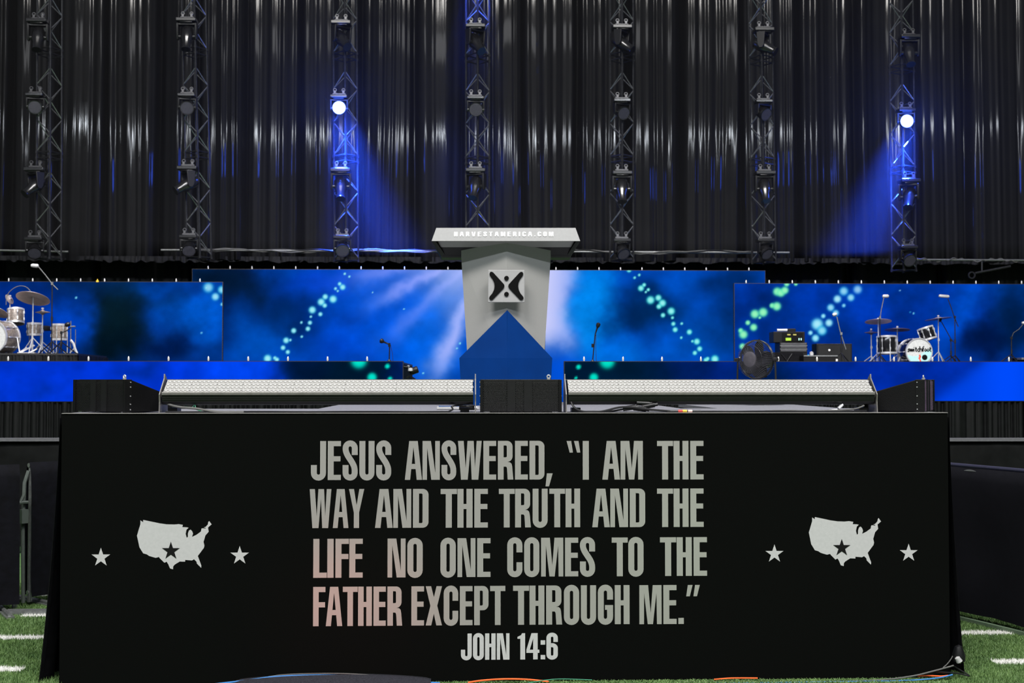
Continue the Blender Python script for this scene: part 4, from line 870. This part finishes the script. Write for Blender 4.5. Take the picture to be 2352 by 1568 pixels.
pe = thing('kick_pedal', 'chrome pedal hardware heaped at the foot of the pearl kit', 'pedal', (W(62, 800, KY-.3).x, KY-.3, ZR))
MB().box((0, 0, .02), (.30, .10, .03)).tube((-.1, 0, .04), (.12, .03, .16), .014, 6).tube((-.15, 0, .02), (.0, 0, .12), .012, 6).tube((.0, .05, .02), (.16, .05, .10), .012, 6).build('pedal_frame', M_chrome, pe, True)

# right black kit
QY = 19.2; ZS = zs+.02
p = W(2111, 813, QY-.3); RB = .275; rz_ = R(3)
bd2 = drum('bass_drum', 'black bass drum with printed white front head in the right kit', 'drum', (p.x-.44*math.sin(rz_), p.y+.44*math.cos(rz_), ZS+RB*1.03), (R(90), 0, rz_), RB, .44, M_shellb, 10)
fz = .446
MB().lathe([(.001, .006), (.052, .006), (.058, .002)], (.115, -.115, fz), n=20).build('port_hole', M_ink, bd2, True)
# print on the head: sky-teal lower half, red figure, lettering (local x right, local y up)
sea = [(-.25, -.06), (-.20, -.075), (-.12, -.095), (-.05, -.085), (.02, -.06), (.08, -.02), (.15, .03), (.252, .05)]+[(.258*math.cos(R(a_)), .258*math.sin(R(a_))) for a_ in range(5, -165, -10)]
MB().prism(sea, lambda u, v, d: Vector((u, v, d)), fz, fz+.002).build('sea_print', M_teal, bd2)
MB().prism([(.0, -.07), (.03, -.05), (.05, -.10), (.03, -.14), (.055, -.2), (.0, -.25), (.02, -.18), (-.01, -.13), (.01, -.10)], lambda u, v, d: Vector((u-.01, v, d)), fz+.002, fz+.004).build('figure_print', M_redp, bd2)
def low(mb, txt, x0, y0, h, pit, fn, wt):
    A = {'s': [[(.45, .42), (.25, .5), (.05, .38), (.4, .15), (.2, 0), (0, .08)]], 'w': [[(0, .5), (.15, 0)], [(.15, 0), (.30, .5)], [(.30, .5), (.45, 0)], [(.45, 0), (.6, .5)]], 'i': [[(.1, 0), (.1, .5)], [(.1, .68), (.1, .78)]],
         't': [[(.15, .8), (.15, .1), (.35, 0)], [(0, .5), (.35, .5)]], 'c': [[(.42, .4), (.2, .5), (0, .25), (.2, 0), (.42, .1)]], 'h': [[(0, 0), (0, .95)], [(0, .35), (.2, .5), (.38, .4), (.38, 0)]],
         'f': [[(.15, 0), (.15, .75), (.35, .95)], [(0, .5), (.35, .5)]], 'o': [[(.2, 0), (0, .25), (.2, .5), (.4, .25), (.2, 0)]]}
    x = x0
    for ch in txt:
        for st in A[ch]:
            for q in stroke(st, wt): mb.prism([(x+a*h, y0+b*h) for a, b in q], fn, 0, .002)
        x += (pit*1.45 if ch == 'w' else pit*.7 if ch == 'i' else pit)
mb = MB(); low(mb, 'switchfoot', -.245, .005, .115, .050, lambda u, v, d: Vector((u, v, fz+.002+d)), .20); mb.build('lettering', M_ink, bd2)['label'] = 'dark lettering reading switchfoot'
for s in (-1, 1): MB().tube((s*.27, -.10, .1), (s*.36, -RB, .16), .012, 6).build('spur', M_chrome, bd2, True)
p = W(2133, 767, QY); t2 = drum('rack_tom', 'black rack tom with chrome lugs above the black bass drum', 'drum', (p.x-.05, QY-.15, p.z-.11), (R(-8), R(-16), 0), .165, .24, M_shellb, 8)
MB().tube((-.12, 0, .02), (-.26, 0, -.16), .016, 8).box((-.24, 0, -.13), (.1, .05, .06)).build('mount', M_chrome, t2, True)
p = W(2034, 811, QY); drum('floor_tom', 'black floor tom on chrome legs at the left of the right kit', 'drum', (p.x, QY-.1, p.z), (R(-3), 0, 0), .20, .34, M_shellb, 8, legs=3, legz=p.z-ZS-.03)
cymbal_stand('large bronze cymbal high at the left of the black kit', 2017, QY+.1, ZS, 737, .27, (R(-10), R(1), 0))
cymbal_stand('dark bronze cymbal in the middle of the black kit', 2061, QY+.4, ZS, 756, .26, (R(-6), R(2), 0), M_bronzed)
cymbal_stand('tilted bronze cymbal on a chrome boom at the right of the black kit', 2155, QY, ZS, 731, .27, (R(-4), R(-6), 0), M_bronzed, -.0)
cymbal_stand('hi-hat with closed cymbals behind the black floor tom', 2001, QY+.5, ZS, 762, .14, (0, 0, 0), M_bronzed, 0, 'hi_hat', True)
mic_stand('thin microphone stand with white capsule over the left cymbal of the black kit', (2021, 729), QY-.3, ZS, [(2021, 735), (2024, 712), (2030, 684)], (2034, 680), (.13, .035), None, (1, 0, .02), M_cgrey)
mic_stand('tall microphone stand with long white microphone at the right of the black kit', (2193, 728), QY+.2, ZS, [(2201, 750), (2192, 728), (2184, 704), (2177, 686)], (2168, 680), (.22, .033), None, (1, 0, -.08), M_blackm)
mic_stand('low boom microphone stand leaning toward the black bass drum', (2184, 781), QY+.1, ZS, [(2190, 785), (2184, 778), (2172, 756), (2162, 738)], (2160, 735), (.08, .025), M_blackm, (.4, 0, 1), M_blackm)
ht = thing('drum_throne', 'dark round stool behind the black drum kit', 'stool', (W(2080, 800, QY+.8).x, QY+.9, ZS))
MB().lathe([(.16, .44), (.18, .46), (.18, .51), (.15, .53)], n=20).build('seat', M_blackm, ht, True); MB().tube((0, 0, .1), (0, 0, .44), .02, 8).build('pole', M_chrome, ht, True); tripod(ht, .2, .24)

# guitar rig
AY = 16.6
def gbox(name, label, cat, x0, x1, y0, y1, Y, dep, m, zfloor=None):
    a = W(x0, y1, Y); b = W(x1, y0, Y); z0 = a.z if zfloor is None else zfloor
    o = thing(name, label, cat, ((a.x+b.x)/2, Y, z0)); MB().box((0, dep/2, (b.z-z0)/2), (b.x-a.x, dep, b.z-z0)).build('case', m, o, bevel=.008); return o, b.x-a.x, b.z-z0
o, ww, hh = gbox('guitar_cabinet', 'black guitar speaker cabinet right of the equipment rack', 'speaker', 1876, 1957, 789, 832, AY, .35, M_speak, zs)
MB().box((0, -.004, hh/2), (ww*.92, .008, hh*.86)).build('grille_cloth', M_grille, o); MB().lathe([(.02, 0), (.02, .01)], (-.1, -.012, hh*.7), Matrix.Rotation(R(90), 3, 'X'), 10).build('badge', M_bolt, o)
o, ww, hh = gbox('low_case', 'long low black case in front of the guitar cabinet', 'case', 1846, 1924, 816, 833, AY-.5, .35, M_speak, zs)
MB().box((0, -.004, hh-.008), (ww, .01, .02)).build('edge_trim', M_steel, o); MB().box((ww/2-.02, -.008, hh*.4), (.035, .012, .08)).build('latch', M_bolt, o)
o, ww, hh = gbox('draped_table', 'low table under black cloth carrying the equipment rack', 'table', 1768, 1845, 809, 833, AY-.2, .5, M_cloth, zs); ztab = zs+hh
MB().path([(-.1, -.01, hh*.9), (-.02, -.02, hh*.5), (.06, -.015, .02)], .006, 5).path([(.1, -.01, hh*.9), (.02, -.02, hh*.4), (-.02, -.015, .02)], .006, 5).build('hanging_cable', M_cable, o, True)
a = W(1795, 816, AY); b = W(1858, 786, AY); zt_ = max(ztab, a.z)
rk = thing('equipment_rack', 'black rack of silver-edged audio units beside the draped table', 'rack', ((a.x+b.x)/2, AY+.12, zs)); ww = b.x-a.x; hh = b.z-zs
MB().box((0, .2, hh/2), (ww, .4, hh)).build('case', M_speak, rk, bevel=.006)
for k, z in enumerate((hh-.03, hh-.085, hh-.15)): MB().box((0, -.006, z), (ww*.94, .012, .035)).build('rack_unit', mat('rack_face', (.08, .08, .085), .35, .5), rk, bevel=.002)
for z in (hh-.057, hh-.12): MB().box((0, -.008, z), (ww, .012, .010)).build('edge_trim', M_steel, rk)
MB().box((ww/2+.02, .0, .12), (.025, .03, .16)).build('lit_tube', emis('cyan_glow', (.0, .5, .7), 1.0), rk, bevel=.005)
a = W(1781, 786, AY); b = W(1853, 761, AY)
tr = thing('amp_head', 'open amplifier case with green and yellow displays on top of the rack', 'amplifier', ((a.x+b.x)/2, AY+.12, zs+hh+.001)); ww2 = b.x-a.x; h2 = b.z-(zs+hh)
MB().box((0, .2, h2/2), (ww2, .36, h2)).build('case', M_speak, tr, bevel=.006); MB().box((.06, .012, h2/2), (ww2*.66, .012, h2*.8)).build('front_panel', M_ink, tr)
MB().box((-.02, .002, h2*.30), (.10, .008, h2*.26)).build('display', emis('lime_glow', (.55, .9, .0), .9), tr); 
for x in (-.01, .10): MB().box((x, .002, h2*.72), (.06, .008, h2*.12)).build('meter', emis('amber_glow', (.7, .6, .1), .8), tr)
for x in (.20, .24): MB().box((x-.02, .002, h2*.30), (.018, .008, h2*.2)).build('fader', mat('mint', (.4, .7, .6)), tr)
it = thing('small_items', 'white microphones and dark knob box lying on top of the amplifier case', 'equipment', (W(1808, 755, AY).x, AY+.2, zs+hh+h2+.002))
MB().tube((-.14, 0, .03), (.05, 0, .03), .024, 8).build('white_handle', M_whitep, it, True); MB().box((.13, 0, .03), (.14, .1, .055)).build('knob_box', M_speak, it, bevel=.006)
o = thing('water_cup', 'white cup lying beside the rack on the low case', 'cup', (W(1864, 786, AY-.35).x, AY-.35, zs+.135)); MB().lathe([(.03, 0), (.038, .09), (.034, .09), (.026, .005)], n=14).build('cup_wall', M_whitep, o, True); MB().lathe([(.03, .09), (.036, .10), (.0, .115)], n=14).build('lid', M_whitep, o, True)
mic_stand('microphone stand with long silver boom before the guitar cabinet', (1932, 766), AY-.4, zs+.0, [(1943, 802), (1930, 762), (1922, 727)], (1917, 722), (.08, .034), None, (1, 0, .35), M_steel)
# gear at the right edge
o, ww, hh = gbox('keyboard_case', 'dark equipment case with pale lid at the right picture edge', 'case', 2336, 2400, 803, 822, QY-1.5, .4, M_speak)
o.location.z = zs; MB().box((0, -.01, 0.14), (ww, .42, .04)).build('case_lid', M_steel, o, bevel=.004)
mic_stand('black microphone stand with drooping cable at the right picture edge', (2323, 776), QY-2, zs, [(2323, 776), (2328, 764), (2340, 756), (2352, 742)], (2354, 741), (.12, .03), M_whitep, (1, 0, .1), M_blackm)
# front microphones
def straight_mic(label, base, tip, Y, m_d, r=.032, L=.19):
    a = W(base[0], base[1], Y); b = W(tip[0], tip[1], Y); o = thing('microphone_stand', label, 'microphone stand', (a.x, Y, zs)); loc = Vector((a.x, Y, zs))
    MB().tube((0, 0, .02), b-loc, .010, 8).lathe([(.018, .25), (.018, .31)], n=8).build('pole', M_blackm, o, True); MB().lathe([(.13, 0), (.13, .012), (.03, .03), (.015, .05)], n=20).build('round_base', M_blackm, o, True)
    d = Vector(m_d).normalized(); M3 = d.to_track_quat('Z', 'Y').to_matrix()
    MB().lathe([(.010, 0), (.014, L*.55), (.022, L*.62), (r, L*.75), (r, L*.92), (.012, L)], b-loc, M3, 12).build('microphone', M_blackm, o, True)
    MB().path([b-loc+Vector((.012, -.01, 0)), Vector((.05, -.01, (b-loc).z*.5)), Vector((.06, -.01, .02))], .004, 5).build('cable', M_cable, o, True)
straight_mic('straight black microphone stand on the right stage, tilted upright', (1361, 828), (1367, 768), 13.6, (.32, 0, 1), .034, .20)
straight_mic('short black microphone on stand at the left stage edge, pointing left', (894, 826), (895, 791), 13.3, (-1, 0, .45), .038, .17)
o = thing('stage_lamp', 'small white and black clamp lamp at the inner end of the left main stage', 'stage light', W(940, 850, 12.75)); 
MB().lathe([(.035, -.06), (.055, -.02), (.055, .07), (.04, .08)], (.06, 0, -.01), Matrix.Rotation(R(70), 3, 'Y'), 14).build('lamp_body', M_blackm, o, True)
MB().lathe([(.001, .03), (.034, .02), (.038, -.02), (.001, -.03)], (.02, -.05, .01), None, 14).lathe([(.001, .02), (.026, .01), (.001, -.02)], (-.01, -.05, .055), None, 12).build('white_knob', M_whitep, o, True)
MB().path([(-.04, 0, -.12), (.0, 0, -.09), (.06, 0, -.12), (.13, 0, -.17)], .014, 6).tube((-.10, .02, .05), (.0, 0, .04), .02, 6).build('bracket', M_blackm, o, True)
# orange-yellow clip on the left screen top
o = thing('yellow_clip', 'small yellow clip on the top edge of the left side screen', 'clip', W(224, 646, SYD)); MB().box((0, 0, 0), (.05, .04, .035)).lathe([(.014, .01), (.010, .05)], n=8).build('clip_body', M_yel, o, bevel=.006)

# ------------------------------------------------------------------ barriers
def barrier(label, ax, ay, bx, by, h, m, foot=True, steel=None, group=None):
    a = Vector((ax, ay, 0)); b = Vector((bx, by, 0)); L = (b-a).length; o = thing('crowd_barrier', label, 'barrier', a, (0, 0, math.atan2(by-ay, bx-ax)), group)
    n = int(L/.03)+2; rows = 12; P = np.zeros((rows*2, n, 3)); x = np.linspace(0, L, n)
    for side in (0, 1):
        for j in range(rows):
            t = j/(rows-1) if side == 0 else 1-j/(rows-1); z = .07+(h-.07)*t
            wv = .016*(fbm(x*2.3+side*9, x*0+t*2.2, 17)-.5)*2+.012*(1-t)*np.sin(x*7+3*t+side); s = -1 if side == 0 else 1
            rr = j+side*rows; P[rr, :, 0] = x; P[rr, :, 1] = s*(.035-.02*(t > .99))+wv+s*.03*(1-t); P[rr, :, 2] = z+(.03*(fbm(x*1.5, x*0, 5)-.5) if t < .01 else 0)
    grid_mesh('cloth_cover', P, m, o)
    MB().tube((0, 0, h-.02), (L, 0, h-.02), .018, 8).tube((.02, 0, .03), (.02, 0, h-.02), .018, 8).tube((L-.02, 0, .03), (L-.02, 0, h-.02), .018, 8).tube((0, 0, .10), (L, 0, .10), .016, 8).build('frame', M_steel, o, True)
    if foot:
        for xx in (.10, L-.1): MB().box((xx, 0, .012), (.06, .62, .014)).tube((xx, -.28, .03), (xx, .28, .03), .014, 6).build('foot', M_steel, o)
    return o
# long low barriers behind
for xa, xb, lab in ((-8, -2.3, 'long black cloth covered barrier behind the left of the front stage'), (2.6, 8.5, 'long black cloth covered barrier behind the right of the front stage')):
    yb_ = 5.4; h = W(60 if xa < 0 else 2300, 1006, yb_).z; o = barrier(lab, xa, yb_, xb, yb_, h, mat('grey_black_cloth', (.005, .0054, .0055), .85, 0, .1, .4, 6), False)
    MB().box(((xb-xa)/2, -.02, h-.012), (xb-xa, .10, .030)).build('top_hem', M_wood, o)
a = G(62, 1392); b = G(190, 1352)
o = barrier('black cloth covered barrier angled behind the left stage corner, its grey end post bare', a.x, a.y, a.x+1.3, a.y+1.45, W(62, 1062, a.y).z, M_clothn)
hl = W(62, 1062, a.y).z
MB().path([(-.03, 0, .03), (-.035, 0, .3), (-.04, .0, .62), (-.03, 0, .9), (.0, 0, hl-.06)], .014, 8).build('end_post', mat('post_grey', (.07, .085, .075), .5), o, True)
MB().box((-.05, -.03, .66), (.05, .04, .10)).tube((-.09, -.03, .76), (-.02, -.03, .76), .012, 6).tube((-.08, -.03, .76), (-.05, -.03, .82), .010, 6).build('latch', MATS['post_grey'], o)
lg = G(45, 1397); lg2 = G(112, 1402)
fb_ = MB().box((.25, -.35, .02), (.55, .07, .035)).build('base_plate', M_steel, o); o_left = o
fb_.matrix_parent_inverse = Matrix(); fb_.rotation_euler = (0, 0, -o.rotation_euler.z); fb_.location = (0, .0, 0)
a = G(40, 1404); b = G(-60, 1450)
barrier('black cloth covered barrier at the left picture edge', b.x-.5, a.y-(a.x-b.x+.5)*.55, a.x, a.y, W(40, 1066, a.y).z, M_clothn)
a = G(2196, 1418); b = G(2352, 1456); s_l = (b.y-a.y)/(b.x-a.x)
o = barrier('black cloth covered barrier receding at the right picture edge', a.x-.55, a.y-.55*s_l, a.x+2.2, a.y+2.2*s_l, W(2185, 1071, a.y).z, mat('deep_black_cloth', (.004, .004, .006), .85, 0, .1))
MB().tube((0, 0, W(2185, 1071, a.y).z+.012), (2.9, 0, W(2185, 1071, a.y).z+.012), .014, 8).build('top_rail', mat('navy_rail', (.02, .02, .045), .6), o, True)
MB().box((1.4, -.07, .022), (2.8, .03, .024)).build('ground_rail', mat('green_grey_rail', (.10, .15, .09), .7), o)

# ------------------------------------------------------------------ mat and cables at the foot of the fascia
xm0 = W(540, 1565, -.05).x; xm1 = W(990, 1565, -.05).x
n = 40; P = np.zeros((8, n, 3)); xx = np.linspace(xm0, xm1, n); hum = np.sin(np.linspace(0, math.pi, n))**.6*.036
prof = [(-.012, .0), (-.015, .9), (-.06, 1), (-.12, 1), (-.2, .9), (-.3, .6), (-.42, .25), (-.5, 0)]
for j, (yy_, k) in enumerate(prof): P[j, :, 0] = xx; P[j, :, 1] = yy_; P[j, :, 2] = hum*k+.022
mt = grid_mesh('floor_mat', P, M_mat); tag(mt, 'humped charcoal mat on the turf at the foot of the black stage front', 'mat')
def gc(px, z, Y=-.05): q = W(px, 1560, Y); return (q.x, Y, z)
def fit(px, py, Y): q = W(px, py, Y); return (q.x, Y, q.z)
cable('power_cable', 'blue cable curving over the charcoal mat at the stage foot', [fit(480, 1572, -.06), fit(560, 1563, -.06), fit(640, 1553, -.06), fit(760, 1550.5, -.06), fit(850, 1555, -.06), fit(930, 1564, -.06), fit(1010, 1568, -.07)], .0050, M_cblue)
cable('power_cable', 'grey cable above the blue one over the charcoal mat', [fit(590, 1560, -.045), fit(650, 1549, -.045), fit(760, 1546, -.045), fit(840, 1549, -.045), fit(890, 1556, -.045)], .0028, M_cgrey)
cable('power_cable', 'orange cable arched along the middle of the stage foot', [fit(1075, 1567, -.05), fit(1110, 1562, -.05), fit(1160, 1559, -.05), fit(1210, 1560, -.05), fit(1260, 1565, -.05)], .0052, M_cor)
cable('power_cable', 'green cable next to the orange arch at the middle of the stage foot', [fit(1210, 1569, -.07), fit(1250, 1562, -.05), fit(1290, 1559, -.03), fit(1360, 1561, -.02)], .0030, M_cgreen)
cable('power_cable', 'grey cable running along the right half of the stage foot to its corner', [fit(1560, 1566, -.04), fit(1800, 1565, -.04), fit(2000, 1562, -.05), fit(2090, 1553, -.06), fit(2150, 1539, -.06), fit(2190, 1528, -.04)], .0045, M_cgrey)
cable('power_cable', 'blue cable lying on the turf at the right end of the stage foot', [fit(1640, 1569, -.07), fit(1960, 1565, -.07), fit(2080, 1562.5, -.07), fit(2150, 1557, -.07), fit(2188, 1549, -.06)], .0042, M_cblue)
cable('power_cable', 'short orange cable at the right end of the stage foot', [fit(2108, 1553, -.05), fit(2130, 1551, -.05), fit(2160, 1552.5, -.05), fit(2178, 1551, -.05)], .0045, M_cor)
cable('power_cable', 'orange cable strip right of the watermark-free stage middle foot'.replace('watermark-free ', ''), [fit(1640, 1560, -.03), fit(1680, 1557, -.03), fit(1740, 1557, -.03)], .0045, M_cor)
cable('power_cable', 'black cable looping out on the turf at the right stage corner', [fit(2150, 1542, -.05), fit(2200, 1546, -.06), fit(2225, 1552, -.08), fit(2222, 1548, -.06), fit(2205, 1538, -.04), fit(2190, 1528, -.03)], .0042, M_cable)
cable('power_cable', 'thin grey cable rising to the white connector at the right stage corner', [fit(2166, 1533, -.03), fit(2176, 1524, -.03), fit(2185, 1512, -.03), fit(2188, 1506, -.03)], .0030, M_cgrey)
o = thing('cable_connector', 'white plug in a black pouch hanging at the right stage corner', 'connector', fit(2200, 1505, -.02))
MB().lathe([(.001, .06), (.02, .05), (.036, .0), (.034, -.03), (.001, -.04)], (.005, .0, -.0), None, 12).build('pouch', M_cable, o, True)
MB().lathe([(.001, .022), (.014, .016), (.018, -.01), (.001, -.022)], (-.008, -.032, -.018), Matrix.Rotation(R(-30), 3, 'Y'), 12).build('plug', M_whitep, o, True)
